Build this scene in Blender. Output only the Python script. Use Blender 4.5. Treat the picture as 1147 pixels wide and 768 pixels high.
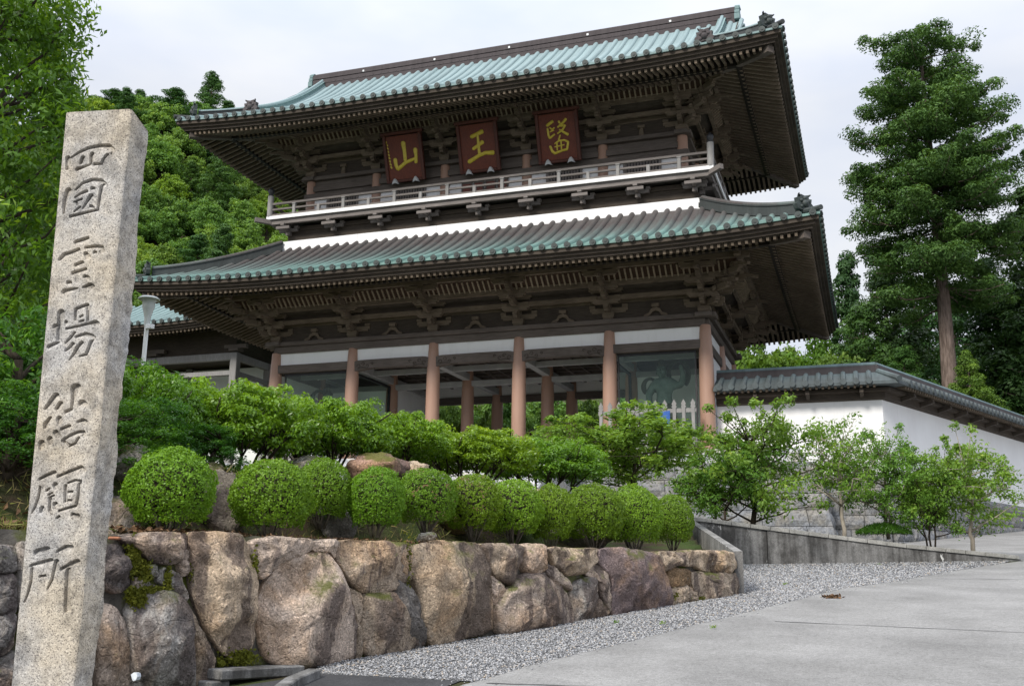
import bpy, math, random
import numpy as np
from mathutils import Vector, noise as mnoise
R = math.radians
for o in list(bpy.data.objects): bpy.data.objects.remove(o)
sc = bpy.context.scene
COL = sc.collection
rng = np.random.default_rng(11)

# ------------------------------------------------------------------ camera
FPX, PITCH, YAW, ROLL, EYE = 1156.23, .2215, .3315, .01, 1.55
cy_, sy_, cp_, sp_ = math.cos(YAW), math.sin(YAW), math.cos(PITCH), math.sin(PITCH)
C_F = np.array([-sy_*cp_, cy_*cp_, sp_])
_r0 = np.array([cy_, sy_, 0.]); _u0 = np.cross(_r0, C_F)
C_R = _r0*math.cos(ROLL) + _u0*math.sin(ROLL)
C_U = -_r0*math.sin(ROLL) + _u0*math.cos(ROLL)
C_O = np.array([0., 0., EYE])
cam_d = bpy.data.cameras.new('camera'); cam = bpy.data.objects.new('camera', cam_d); COL.objects.link(cam)
M = np.eye(4); M[:3, 0] = C_R; M[:3, 1] = C_U; M[:3, 2] = -C_F; M[:3, 3] = C_O
from mathutils import Matrix
cam.matrix_world = Matrix(M.tolist())
cam_d.sensor_width = 36; cam_d.lens = 36*FPX/1147
cam_d.clip_start = .1; cam_d.clip_end = 3000
sc.camera = cam

def ray(x, y): return C_R*(x-573.5)/FPX - C_U*(y-384)/FPX + C_F
def at(x, y, Y):
    d = ray(x, y); return C_O + d*Y/d[1]
def on_plane(x, y, P, n):
    d = ray(x, y); t = np.dot(n, np.asarray(P)-C_O)/np.dot(n, d); return C_O + d*t
def on_road(x, y): return on_plane(x, y, (0, 0, 0), np.array([0, -.075, 1.]))

# ------------------------------------------------------------------ world, sun, exposure
SUN_EL, SUN_AZ = 39, 196      # azimuth clockwise from +Y (north): light from behind the camera, a little left
w = bpy.data.worlds.new('World'); sc.world = w; w.use_nodes = True
nt = w.node_tree; nt.nodes.clear()
out = nt.nodes.new('ShaderNodeOutputWorld')
sky = nt.nodes.new('ShaderNodeTexSky'); sky.sky_type = 'NISHITA'; sky.sun_disc = False
sky.sun_elevation = R(SUN_EL); sky.sun_rotation = R(SUN_AZ)
b1 = nt.nodes.new('ShaderNodeBackground'); b1.inputs[1].default_value = .09
nt.links.new(sky.outputs[0], b1.inputs[0])
tc = nt.nodes.new('ShaderNodeTexCoord'); mp = nt.nodes.new('ShaderNodeMapping'); mp.inputs['Scale'].default_value = (1, 1, 2.6)
n1 = nt.nodes.new('ShaderNodeTexNoise'); n1.inputs['Scale'].default_value = 2.3; n1.inputs['Detail'].default_value = 5; n1.inputs['Roughness'].default_value = .5
cr = nt.nodes.new('ShaderNodeValToRGB')
cr.color_ramp.elements[0].position = .33; cr.color_ramp.elements[0].color = (.64, .73, .93, 1)
cr.color_ramp.elements[1].position = .62; cr.color_ramp.elements[1].color = (.95, .965, 1.0, 1)
nt.links.new(tc.outputs['Generated'], mp.inputs[0]); nt.links.new(mp.outputs[0], n1.inputs['Vector']); nt.links.new(n1.outputs['Fac'], cr.inputs[0])
b2 = nt.nodes.new('ShaderNodeBackground'); b2.inputs[1].default_value = .66
# an overcast sky is brightest overhead
sz = nt.nodes.new('ShaderNodeSeparateXYZ'); nt.links.new(tc.outputs['Generated'], sz.inputs[0])
zr_ = nt.nodes.new('ShaderNodeValToRGB'); nt.links.new(sz.outputs[2], zr_.inputs[0])
for e_, (p_, v_) in zip([zr_.color_ramp.elements[0], zr_.color_ramp.elements[1], zr_.color_ramp.elements.new(.5)], ((0., .355), (1., 1.), (.42, .395))):
    e_.position = p_; e_.color = (v_, v_, v_, 1)
zm = nt.nodes.new('ShaderNodeMath'); zm.operation = 'MULTIPLY'; zm.inputs[1].default_value = 1.55; nt.links.new(zr_.outputs[0], zm.inputs[0]); nt.links.new(zm.outputs[0], b2.inputs[1])
nt.links.new(cr.outputs[0], b2.inputs[0])
mx = nt.nodes.new('ShaderNodeMixShader'); mx.inputs[0].default_value = .9
nt.links.new(b1.outputs[0], mx.inputs[1]); nt.links.new(b2.outputs[0], mx.inputs[2]); nt.links.new(mx.outputs[0], out.inputs[0])
sl = bpy.data.lights.new('sun', 'SUN'); sl.energy = 2.3; sl.angle = R(12); sl.color = (1, .95, .87)
so = bpy.data.objects.new('sun', sl); COL.objects.link(so)
az, el = R(SUN_AZ), R(SUN_EL)
sdir = Vector((math.sin(az)*math.cos(el), math.cos(az)*math.cos(el), math.sin(el)))
so.rotation_euler = sdir.to_track_quat('Z', 'Y').to_euler()
sc.view_settings.view_transform = 'Standard'; sc.view_settings.look = 'None'
sc.view_settings.gamma = 1; sc.view_settings.use_curve_mapping = False
sc.view_settings.exposure = .70
try:
    sc.cycles.max_bounces = 8; sc.cycles.transparent_max_bounces = 12
    sc.cycles.use_denoising = True
except Exception: pass

# ------------------------------------------------------------------ materials
MATS = {}
class NT:
    def __init__(s, name):
        s.m = bpy.data.materials.new(name); s.m.use_nodes = True
        s.t = s.m.node_tree; s.b = s.t.nodes['Principled BSDF']; s.o = s.t.nodes['Material Output']
        MATS[name] = s.m
    def n(s, typ, ins=None, **kw):
        nd = s.t.nodes.new(typ)
        for k, v in kw.items(): setattr(nd, k, v)
        for k, v in (ins or {}).items(): s.set(nd.inputs[k], v)
        return nd
    def set(s, sock, v):
        if isinstance(v, bpy.types.NodeSocket): s.t.links.new(v, sock)
        elif isinstance(v, (tuple, list)) and sock.type == 'RGBA' and len(v) == 3: sock.default_value = (*v, 1)
        else: sock.default_value = v
    def coord(s, scale=(1, 1, 1), kind='Object', rnd=False):
        c = s.n('ShaderNodeTexCoord').outputs[kind]
        if kind == 'World': pass
        mp = s.n('ShaderNodeMapping', {'Vector': c, 'Scale': scale})
        if rnd:
            oi = s.n('ShaderNodeObjectInfo')
            mm = s.n('ShaderNodeMath', {0: oi.outputs['Random'], 1: 37.}, operation='MULTIPLY')
            cm = s.n('ShaderNodeCombineXYZ', {0: mm.outputs[0], 1: mm.outputs[0], 2: mm.outputs[0]})
            s.set(mp.inputs['Location'], cm.outputs[0])
        return mp.outputs[0]
    def noise(s, vec, scale, detail=5, rough=.6, dist=0):
        return s.n('ShaderNodeTexNoise', {'Vector': vec, 'Scale': scale, 'Detail': detail, 'Roughness': rough, 'Distortion': dist}).outputs['Fac']
    def ramp(s, fac, stops):
        r = s.n('ShaderNodeValToRGB', {'Fac': fac}); e = r.color_ramp.elements
        while len(e) < len(stops): e.new(.5)
        for el_, (p, c) in zip(e, stops):
            el_.position = p; el_.color = (*c, 1) if isinstance(c, (tuple, list)) else (c, c, c, 1)
        return r.outputs['Color']
    def mix(s, fac, a, b, mode='MIX'):
        nd = s.n('ShaderNodeMix', data_type='RGBA', blend_type=mode)
        s.set(nd.inputs[0], fac); s.set(nd.inputs[6], a); s.set(nd.inputs[7], b)
        return nd.outputs[2]
    def math(s, op, a, b=0.):
        nd = s.n('ShaderNodeMath', operation=op); s.set(nd.inputs[0], a); s.set(nd.inputs[1], b); return nd.outputs[0]
    def bump(s, h, strength=.3, dist=.02):
        nd = s.n('ShaderNodeBump', {'Height': h, 'Strength': strength, 'Distance': dist}); s.set(s.b.inputs['Normal'], nd.outputs[0])
    def fin(s, col, rough=.7, spec=.3, metal=0.):
        s.set(s.b.inputs['Base Color'], col); s.set(s.b.inputs['Roughness'], rough)
        s.b.inputs['Specular IOR Level'].default_value = spec; s.b.inputs['Metallic'].default_value = metal
        return s.m

def m_plain(name, c1, c2, scale=4, rough=.7, spec=.3, bump=.15, bscale=30, stretch=(1, 1, 1), bdist=.01):
    t = NT(name); v = t.coord(stretch)
    f = t.ramp(t.noise(v, scale), [(.3, 0.), (.7, 1.)])
    col = t.mix(f, c1, c2)
    if bump: t.bump(t.noise(v, bscale, 4), bump, bdist)
    return t.fin(col, rough, spec)

def m_wood(name, c1, c2, stretch=(.6, .6, 9), spec=.2, rough=.75):
    t = NT(name); v = t.coord(stretch)
    g = t.noise(v, 5, 6, .65, .4); big = t.noise(t.coord(), .7, 3)
    col = t.mix(t.ramp(g, [(.32, 0.), (.68, 1.)]), c1, c2)
    col = t.mix(t.ramp(big, [(.35, .0), (.7, .45)]), col, tuple(x*.55 for x in c1))
    t.bump(g, .35, .02)
    return t.fin(col, rough, spec)
m_wood('wood_eave', (.045, .036, .029), (.10, .080, .062))
m_wood('wood_black', (.010, .008, .006), (.028, .022, .017))
m_wood('wood_grey', (.085, .070, .060), (.185, .155, .135), (.5, 9, 9))
m_wood('wood_rafter', (.115, .09, .065), (.245, .19, .14))
m_wood('wood_bracket', (.10, .078, .057), (.255, .20, .145))
m_wood('wood_pale', (.22, .212, .205), (.37, .36, .35), (9, 9, .7))
m_wood('wood_rail', (.13, .115, .105), (.27, .24, .225), (.5, 9, 9))
m_wood('wood_coving', (.04, .022, .015), (.085, .05, .032))
m_wood('wood_light', (.22, .175, .125), (.36, .29, .21))
m_wood('plaque_board', (.085, .016, .008), (.20, .042, .016), (6, 6, .5), .4, .45)
m_wood('plaque_frame', (.05, .012, .008), (.12, .03, .015), (6, 6, .5), .4, .45)
m_plain('column_paint', (.335, .20, .145), (.415, .26, .19), 1.1, .42, .4, .08, 14, (2.5, 2.5, .5))
def m_plaster():
    t = NT('plaster'); v = t.coord()
    col = t.mix(t.ramp(t.noise(v, .8, 5), [(.3, 0.), (.7, 1.)]), (.74, .735, .73), (.82, .82, .815))
    st = t.noise(t.coord((2.6, 2.6, .16)), 1.9, 6, .6, .2)
    col = t.mix(t.ramp(st, [(.54, 0.), (.78, .22)]), col, (.50, .48, .45))
    t.bump(t.noise(v, 15, 4), .06, .01); return t.fin(col, .85, .2)
m_plaster()
def m_white():
    t = NT('white_sheet'); st = t.noise(t.coord((1.6, 1.6, .25)), 2.2, 6, .65, .2)
    col = t.mix(t.ramp(st, [(.50, 0.), (.78, .30)]), (.83, .83, .825), (.55, .53, .50)); return t.fin(col, .6, .3)
m_white()
m_plain('niche_plaster', (.76, .79, .76), (.83, .85, .83), 1.1, .8, .2, .03)
m_plain('gold_leaf', (.50, .38, .02), (.66, .52, .06), 9, .38, .6, .05)
m_plain('dark_metal_and_shade', (.012, .013, .015), (.03, .03, .033), 4, .5, .4, .05)  # also colours the flat sheets painted as shade in openings
m_plain('silver_metal', (.42, .43, .44), (.55, .56, .56), 6, .4, .6, .03)
m_plain('lamp_enamel', (.42, .45, .43), (.55, .57, .55), 4, .4, .5, .03)
m_plain('blue_cloth', (.03, .09, .32), (.05, .14, .45), 8, .6, .3, .2, 12)
m_plain('statue_paint', (.11, .155, .13), (.20, .25, .215), 5, .6, .4, .3, 18)
m_plain('statue_ribbon', (.05, .055, .045), (.11, .11, .085), 5, .6, .4, .3, 18)
m_plain('eave_disc', (.018, .024, .022), (.05, .064, .06), 6, .6, .4, .3, 30)
m_plain('ceiling_wood', (.06, .052, .045), (.12, .10, .09), 2, .8, .2)
m_plain('ceiling_beam', (.30, .30, .30), (.40, .40, .39), 2, .7, .2)
m_plain('dark_earth', (.035, .028, .02), (.075, .058, .04), 6, .95, .1, .8, 22, bdist=.04)
m_plain('dry_leaf', (.10, .058, .032), (.20, .12, .065), 30, .8, .2, .2)
m_plain('orange_scrap', (.28, .12, .07), (.38, .18, .10), 20, .8, .2, .2)
m_plain('foil', (.6, .65, .7), (.8, .85, .9), 20, .3, .6, .6, 30)

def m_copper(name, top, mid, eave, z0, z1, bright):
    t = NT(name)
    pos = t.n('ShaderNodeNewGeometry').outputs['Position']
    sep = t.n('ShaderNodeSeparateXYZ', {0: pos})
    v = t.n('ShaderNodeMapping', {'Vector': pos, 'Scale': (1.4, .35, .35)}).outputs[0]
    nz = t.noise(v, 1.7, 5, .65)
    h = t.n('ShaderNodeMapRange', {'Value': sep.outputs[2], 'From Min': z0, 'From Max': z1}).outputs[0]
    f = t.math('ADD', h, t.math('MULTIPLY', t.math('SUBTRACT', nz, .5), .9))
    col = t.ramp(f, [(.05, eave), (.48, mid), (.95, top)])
    fine = t.noise(pos, 9, 4)
    rowv = t.n('ShaderNodeMapping', {'Vector': pos, 'Scale': (2.6, .10, .10)}).outputs[0]
    col = t.mix(1., col, t.ramp(t.noise(rowv, 1.3, 4, .75), [(.30, .70), (.5, 1.), (.70, 1.22)]), 'MULTIPLY')
    col = t.mix(t.ramp(fine, [(.3, .0), (.8, .45)]), col, tuple(x*bright for x in mid))
    t.bump(t.noise(pos, 14, 4), .12, .01)
    return t.fin(col, .72, .22)
m_copper('copper_upper', (.205, .275, .283), (.23, .305, .31), (.195, .275, .27), 19.0, 23.4, 1.2)
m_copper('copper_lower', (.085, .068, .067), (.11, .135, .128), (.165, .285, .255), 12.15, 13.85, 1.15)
m_copper('copper_wall', (.16, .23, .24), (.12, .155, .16), (.075, .085, .088), 7.9, 8.7, 1.0)
m_copper('copper_ridge', (.062, .052, .053), (.072, .06, .062), (.08, .07, .07), 19, 25, .7)
m_copper('copper_dark', (.07, .075, .075), (.055, .058, .058), (.06, .07, .068), 12, 24.5, .8)
m_copper('copper_trim', (.20, .29, .29), (.17, .26, .25), (.14, .21, .20), 12, 24.5, .6)

def m_granite(name, base, dark, light, sc_=90, bump=.5):
    t = NT(name); v = t.coord()
    big = t.noise(v, 2.2, 4)
    vo = t.n('ShaderNodeTexVoronoi', {'Vector': v, 'Scale': sc_}); sp = t.n('ShaderNodeSeparateColor', {0: vo.outputs['Color']})
    spk = t.ramp(sp.outputs[0], [(.0, dark), (.10, dark), (.24, base), (.72, base), (.9, light), (1., light)])
    blot = t.ramp(t.noise(v, 9, 6, .7), [(.38, .60), (.55, 1.)])
    col = t.mix(1., spk, blot, 'MULTIPLY')
    warm = t.ramp(big, [(.38, (.93, .95, 1.)), (.62, (1.08, 1., .88))])
    col = t.mix(1., col, warm, 'MULTIPLY')
    hh = t.math('ADD', t.math('MULTIPLY', t.noise(v, 45, 5, .7), 1.), t.math('MULTIPLY', sp.outputs[0], .35))
    t.bump(hh, bump, .012)
    return t.fin(col, .85, .2)
m_granite('stele_granite', (.445, .42, .38), (.20, .19, .18), (.60, .575, .52), 210, .45)
m_granite('block_granite', (.225, .23, .238), (.16, .163, .168), (.28, .285, .292), 22, .45)
m_granite('pale_stone', (.52, .53, .55), (.40, .41, .43), (.62, .63, .65), 30, .3)

def m_boulder():
    t = NT('boulder'); v = t.coord((1, 1, 1), rnd=True); st = t.coord((3.4, 3.4, .42), rnd=True)
    oc = t.n('ShaderNodeObjectInfo').outputs['Color']
    n0 = t.noise(v, 2.2, 7, .68, .3)
    col = t.mix(t.ramp(n0, [(.34, 0.), (.56, 1.)]), t.mix(1., oc, (.60, .58, .55), 'MULTIPLY'), oc)
    org = t.noise(v, 1.3, 4, .6, .6)
    col = t.mix(t.ramp(org, [(.50, 0.), (.70, .62)]), col, (.47, .29, .155))
    s1 = t.noise(st, .62, 8, .60, .45)
    col = t.mix(t.ramp(s1, [(.53, 0.), (.58, .72)]), col, (.088, .067, .063))
    gr = t.n('ShaderNodeTexVoronoi', {'Vector': v, 'Scale': 55.}); gs = t.n('ShaderNodeSeparateColor', {0: gr.outputs['Color']})
    col = t.mix(1., col, t.ramp(gs.outputs[0], [(.0, .55), (.25, .95), (.8, 1.05), (1., 1.5)]), 'MULTIPLY')
    col = t.mix(1., col, t.ramp(t.noise(v, 70, 3, .8), [(.3, .62), (.5, 1.), (.7, 1.38)]), 'MULTIPLY')
    li = t.noise(v, 12, 5, .7)
    col = t.mix(t.ramp(li, [(.62, 0.), (.72, .55)]), col, (.46, .44, .39))
    cks = t.n('ShaderNodeTexVoronoi', {'Vector': t.mix(.12, v, t.n('ShaderNodeTexNoise', {'Vector': v, 'Scale': 3.}).outputs['Color']), 'Scale': 3.2}, feature='DISTANCE_TO_EDGE').outputs['Distance']
    col = t.mix(t.ramp(cks, [(.0, .35), (.009, 0.)]), col, (.05, .042, .036))
    ms = t.noise(v, 1.9, 5, .65)
    geo = t.n('ShaderNodeNewGeometry'); nz = t.n('ShaderNodeSeparateXYZ', {0: geo.outputs['Normal']}).outputs[2]
    mf = t.math('MULTIPLY', t.ramp(ms, [(.52, 0.), (.60, 1.)]), t.ramp(nz, [(.22, 0.), (.6, .85)]))
    col = t.mix(mf, col, (.10, .115, .018))
    h = t.math('ADD', t.noise(v, 7, 8, .72), t.math('MULTIPLY', t.noise(v, 38, 4, .7), .35))
    h = t.math('ADD', h, t.math('MULTIPLY', t.ramp(cks, [(0., 0.), (.02, 1.)]), .12))
    t.bump(h, .95, .06)
    return t.fin(col, .88, .2)
m_boulder()

def m_mortar():
    t = NT('wall_mortar'); v = t.coord()
    col = t.mix(t.ramp(t.noise(v, 3, 6), [(.35, 0.), (.65, 1.)]), (.075, .068, .06), (.22, .20, .17))
    col = t.mix(t.ramp(t.noise(v, 1.5, 5), [(.50, 0.), (.60, .9)]), col, (.12, .14, .02))
    t.bump(t.noise(v, 18, 6, .7), .8, .04)
    return t.fin(col, .95, .1)
m_mortar()

def m_concrete(name, c1, c2, streak=.0, stain=(.05, .048, .045), bs=60):
    t = NT(name); v = t.coord()
    col = t.mix(t.ramp(t.noise(v, .9, 6, .6), [(.35, 0.), (.65, 1.)]), c1, c2)
    col = t.mix(1., col, t.ramp(t.noise(v, .33, 5, .6, .5), [(.36, .84), (.5, 1.), (.66, 1.10)]), 'MULTIPLY')
    sp = t.noise(v, 75, 3, .7)
    col = t.mix(1., col, t.ramp(sp, [(.32, .66), (.5, 1.), (.68, 1.32)]), 'MULTIPLY')
    if streak:
        st = t.math('ADD', t.math('MULTIPLY', t.noise(t.coord((2.2, 2.2, .22)), 2.2, 6, .62, .15), .5), t.math('MULTIPLY', t.noise(v, 1.6, 7, .7), .5))
        col = t.mix(t.ramp(st, [(.40, 0.), (.56, streak)]), col, stain)
        ef = t.noise(t.coord((3, 3, 1.1)), 1.6, 5, .6)
        col = t.mix(t.ramp(ef, [(.655, 0.), (.69, .9)]), col, (.66, .66, .64))
    col = t.mix(1., col, t.ramp(t.noise(v, 21, 4, .75), [(.34, .80), (.5, 1.), (.66, 1.16)]), 'MULTIPLY')
    t.bump(t.noise(v, bs, 5, .7), .4, .012)
    return t.fin(col, .88, .2)
m_concrete('road_concrete', (.212, .208, .20), (.282, .277, .268), bs=110)
m_concrete('kerb_concrete', (.20, .196, .19), (.31, .305, .295), .92)
m_concrete('plain_concrete', (.24, .235, .225), (.34, .33, .315), .5)
m_concrete('coping_stone', (.33, .325, .30), (.44, .43, .40), .3)
m_concrete('asphalt_dark', (.045, .045, .047), (.065, .065, .068), bs=120)

def m_gravel(name, lo, hi):
    t = NT(name)
    if name == 'gravel_bed':
        v = t.coord(); vo = t.n('ShaderNodeTexVoronoi', {'Vector': v, 'Scale': 42.})
        s = t.n('ShaderNodeSeparateColor', {0: vo.outputs['Color']})
        col = t.mix(s.outputs[0], lo, hi)
        col = t.mix(t.ramp(vo.outputs['Distance'], [(.35, 0.), (.7, .75)]), col, (.05, .05, .05))
        t.bump(t.math('SUBTRACT', 1., vo.outputs['Distance']), .9, .03)
    else:
        a = t.n('ShaderNodeAttribute', attribute_name='tint').outputs['Fac']
        col = t.ramp(a, [(0., lo), (.75, hi), (.9, tuple(min(1, x*1.35) for x in hi)), (1., (.40, .33, .25))])
    return t.fin(col, .85, .2)
m_gravel('gravel_bed', (.12, .122, .126), (.30, .30, .303)); m_gravel('pebbles', (.12, .122, .128), (.34, .342, .348))

def m_leaf(name, c_dark, c_light, accent=None, acc_amt=.0, trans=.35, gloss=.25, rough=.4):
    t = NT(name)
    a = t.n('ShaderNodeAttribute', attribute_name='tint').outputs['Fac']
    oi = t.n('ShaderNodeObjectInfo')
    col = t.mix(a, c_dark, c_light)
    if accent:
        col = t.mix(t.ramp(a, [(1-acc_amt-.02, 0.), (1-acc_amt, 1.)]), col, accent)
    var = t.ramp(oi.outputs['Random'], [(0., (.80, .90, .85)), (.5, (1., 1., 1.)), (1., (1.22, 1.10, .85))])
    col = t.mix(1., col, var, 'MULTIPLY'); col = t.mix(1., col, oi.outputs['Color'], 'MULTIPLY')
    t.set(t.b.inputs['Base Color'], col); t.b.inputs['Roughness'].default_value = rough
    t.b.inputs['Specular IOR Level'].default_value = gloss
    tr = t.n('ShaderNodeBsdfTranslucent', {'Color': t.mix(1., col, (1.3, 1.2, .5), 'MULTIPLY')})
    ms = t.n('ShaderNodeMixShader', {0: trans, 1: t.b.outputs[0], 2: tr.outputs[0]})
    t.set(t.o.inputs[0], ms.outputs[0])
    return t.m
m_leaf('leaf_box', (.085, .18, .016), (.235, .405, .036), (.33, .47, .06), .12)
m_leaf('leaf_hedge', (.06, .15, .014), (.27, .47, .034), (.42, .57, .065), .14, .42, .45, .32)
m_leaf('leaf_small', (.085, .17, .03), (.235, .385, .06), (.35, .44, .095), .10, .4)
m_leaf('leaf_cedar', (.024, .066, .02), (.10, .20, .05), (.135, .24, .06), .10, .25, .2, .5)
m_leaf('leaf_cedar_dark', (.020, .052, .018), (.078, .145, .040), None, 0, .25, .2, .5)
m_leaf('leaf_hill', (.06, .12, .032), (.185, .295, .07), (.25, .34, .09), .10, .35, .2, .5)  # greens greyed to put the hillside haze into the leaf colour
m_leaf('leaf_pale', (.075, .14, .026), (.19, .30, .05), (.25, .32, .07), .12, .4, .2, .5)
m_leaf('leaf_near', (.022, .072, .012), (.135, .285, .035), (.24, .40, .045), .16, .45, .3, .4)
m_leaf('leaf_maroon', (.045, .012, .018), (.11, .035, .042), None, 0, .3, .2, .5)
m_leaf('moss', (.075, .085, .012), (.165, .175, .022), None, 0, .2, .1, .7)
m_leaf('grass_blade', (.09, .12, .03), (.25, .27, .09), (.33, .28, .14), .2, .3, .2, .5)

def m_bark(name, c1, c2):
    t = NT(name); v = t.coord((4, 4, .5)); g = t.noise(v, 3, 7, .7, .3)
    col = t.mix(t.ramp(g, [(.35, 0.), (.65, 1.)]), c1, c2); t.bump(g, .8, .05)
    return t.fin(col, .9, .15)
m_bark('bark_cedar', (.075, .055, .045), (.24, .185, .155)); m_bark('bark_grey', (.09, .075, .06), (.24, .21, .17)); m_bark('bark_dark', (.025, .02, .015), (.07, .055, .04))
m_bark('bark_pale', (.22, .19, .15), (.40, .36, .30))

def m_ground():
    t = NT('ground_soil'); v = t.coord()
    col = t.mix(t.ramp(t.noise(v, 1.2, 6, .65), [(.4, 0.), (.6, 1.)]), (.055, .042, .028), (.05, .075, .02))
    t.bump(t.noise(v, 14, 6, .7), .8, .05)
    return t.fin(col, .95, .1)
m_ground()
def m_glass():
    t = NT('niche_glass')
    gl = t.n('ShaderNodeBsdfGlossy', {'Color': (.85, .95, .9), 'Roughness': .02}); tr = t.n('ShaderNodeBsdfTransparent', {'Color': (.90, .95, .92)})
    ms = t.n('ShaderNodeMixShader', {0: .016, 1: tr.outputs[0], 2: gl.outputs[0]}); t.set(t.o.inputs[0], ms.outputs[0]); return t.m
m_glass()

# ------------------------------------------------------------------ mesh helpers
ORG = {}
class MB:
    def __init__(s): s.v = []; s.f = []; s.n = 0
    def add(s, V, F):
        V = np.asarray(V, float).reshape(-1, 3); s.v.append(V); n = s.n
        s.f.extend([tuple(i+n for i in f) for f in F]); s.n += len(V); return s
    def box(s, c, size, rot=0., top=1.):
        hx, hy, hz = size[0]/2, size[1]/2, size[2]/2
        V = np.array([[x*hx*(top if z > 0 else 1), y*hy*(top if z > 0 else 1), z*hz] for z in (-1, 1) for y in (-1, 1) for x in (-1, 1)])
        if rot:
            c_, s_ = math.cos(rot), math.sin(rot); V = V @ np.array([[c_, s_, 0], [-s_, c_, 0], [0, 0, 1]])
        return s.add(V+np.asarray(c), [(0, 2, 3, 1), (4, 5, 7, 6), (0, 1, 5, 4), (2, 6, 7, 3), (0, 4, 6, 2), (1, 3, 7, 5)])
    def span(s, x0, x1, y0, y1, z0, z1): return s.box(((x0+x1)/2, (y0+y1)/2, (z0+z1)/2), (abs(x1-x0), abs(y1-y0), abs(z1-z0)))
    def beam(s, p0, p1, w, h, up=(0, 0, 1), w1=None, h1=None):
        p0, p1 = np.asarray(p0, float), np.asarray(p1, float); d = p1-p0; d /= np.linalg.norm(d)
        a = np.cross(d, np.asarray(up, float)); a /= np.linalg.norm(a); b = np.cross(a, d)
        V = []
        for p, ww, hh in ((p0, w, h), (p1, w1 or w, h1 or h)):
            for i, j in ((-1, -1), (1, -1), (1, 1), (-1, 1)): V.append(p+a*i*ww/2+b*j*hh/2)
        return s.add(V, [(0, 3, 2, 1), (4, 5, 6, 7), (0, 1, 5, 4), (1, 2, 6, 5), (2, 3, 7, 6), (3, 0, 4, 7)])
    def tube(s, pts, r, n=8, cap=True):
        P = np.asarray(pts, float); m = len(P); r = np.broadcast_to(np.asarray(r, float), (m,))
        T = np.gradient(P, axis=0); T /= np.linalg.norm(T, axis=1)[:, None]+1e-9
        ref = np.array([0, 0, 1.]) if abs(T[0][2]) < .9 else np.array([1., 0, 0])
        V = []
        for i in range(m):
            a = np.cross(T[i], ref); a /= np.linalg.norm(a)+1e-9; b = np.cross(T[i], a); ref = np.cross(a, T[i]) if False else ref
            th = np.arange(n)*2*math.pi/n
            V.append(P[i]+r[i]*(np.cos(th)[:, None]*a+np.sin(th)[:, None]*b))
        F = [(i*n+k, i*n+(k+1) % n, (i+1)*n+(k+1) % n, (i+1)*n+k) for i in range(m-1) for k in range(n)]
        if cap: F += [tuple(range(n))[::-1], tuple(range((m-1)*n, m*n))]
        return s.add(np.concatenate(V), F)
    def lathe(s, prof, c=(0, 0, 0), n=20):
        th = np.arange(n)*2*math.pi/n
        V = np.concatenate([np.stack([r*np.cos(th)+c[0], r*np.sin(th)+c[1], np.full(n, z+c[2])], 1) for r, z in prof]); m = len(prof)
        F = [(i*n+k, i*n+(k+1) % n, (i+1)*n+(k+1) % n, (i+1)*n+k) for i in range(m-1) for k in range(n)]
        F += [tuple(range(n))[::-1], tuple(range((m-1)*n, m*n))]
        return s.add(V, F)
    def grid(s, P, flip=False):
        P = np.asarray(P, float); m, n = P.shape[:2]
        F = [(i*n+j, i*n+j+1, (i+1)*n+j+1, (i+1)*n+j) for i in range(m-1) for j in range(n-1)]
        if flip: F = [f[::-1] for f in F]
        return s.add(P.reshape(-1, 3), F)
    def prism(s, A, B):
        n = len(A); F = [tuple(range(n))[::-1], tuple(range(n, 2*n))] + [(i, (i+1) % n, n+(i+1) % n, n+i) for i in range(n)]
        return s.add(np.concatenate([np.asarray(A, float), np.asarray(B, float)]), F)
    def build(s, name, mat, parent=None, smooth=False, bevel=0., kind=None):
        V = np.concatenate(s.v); o_ = ORG.get(parent.name) if parent else None
        if o_ is not None: V = V-o_
        me = bpy.data.meshes.new(name); me.from_pydata(V.tolist(), [], s.f); me.validate(); me.update()
        return link(name, me, mat, parent, smooth, bevel, kind, o_)
def link(name, me, mat, parent=None, smooth=False, bevel=0., kind=None, org=None):
    me.materials.clear(); me.materials.append(MATS[mat] if isinstance(mat, str) else mat)
    if smooth:
        me.polygons.foreach_set('use_smooth', np.ones(len(me.polygons), bool))
        if smooth != 'all': me.set_sharp_from_angle(angle=R(38))
    o = bpy.data.objects.new(name, me); COL.objects.link(o)
    if parent: o.parent = parent; ORG[o.name] = ORG.get(parent.name, np.zeros(3))
    if bevel:
        b = o.modifiers.new('bevel', 'BEVEL'); b.width = bevel; b.segments = 1; b.limit_method = 'ANGLE'
    if kind: o['kind'] = kind
    return o
def mesh_np(name, V, F, tint=None):
    me = bpy.data.meshes.new(name); V = np.asarray(V, np.float32); F = np.asarray(F, np.int32); k = F.shape[1]
    me.vertices.add(len(V)); me.vertices.foreach_set('co', V.ravel())
    me.loops.add(F.size); me.loops.foreach_set('vertex_index', F.ravel())
    me.polygons.add(len(F)); me.polygons.foreach_set('loop_start', np.arange(len(F), dtype=np.int32)*k)
    me.update(calc_edges=True)
    if tint is not None:
        a = me.attributes.new('tint', 'FLOAT', 'FACE'); a.data.foreach_set('value', np.asarray(tint, np.float32))
    return me
def tag(o, label=None, cat=None, group=None, kind=None):
    if label: o['label'] = label
    if cat: o['category'] = cat
    if group: o['group'] = group
    if kind: o['kind'] = kind
    return o
def empty(name, loc, label, cat, group=None, rz=0.):
    o = bpy.data.objects.new(name, None); COL.objects.link(o); o.location = tuple(float(x) for x in loc); o.rotation_euler.z = rz
    o.empty_display_size = .2
    ORG[o.name] = np.asarray(loc, float); return tag(o, label, cat, group)
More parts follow.
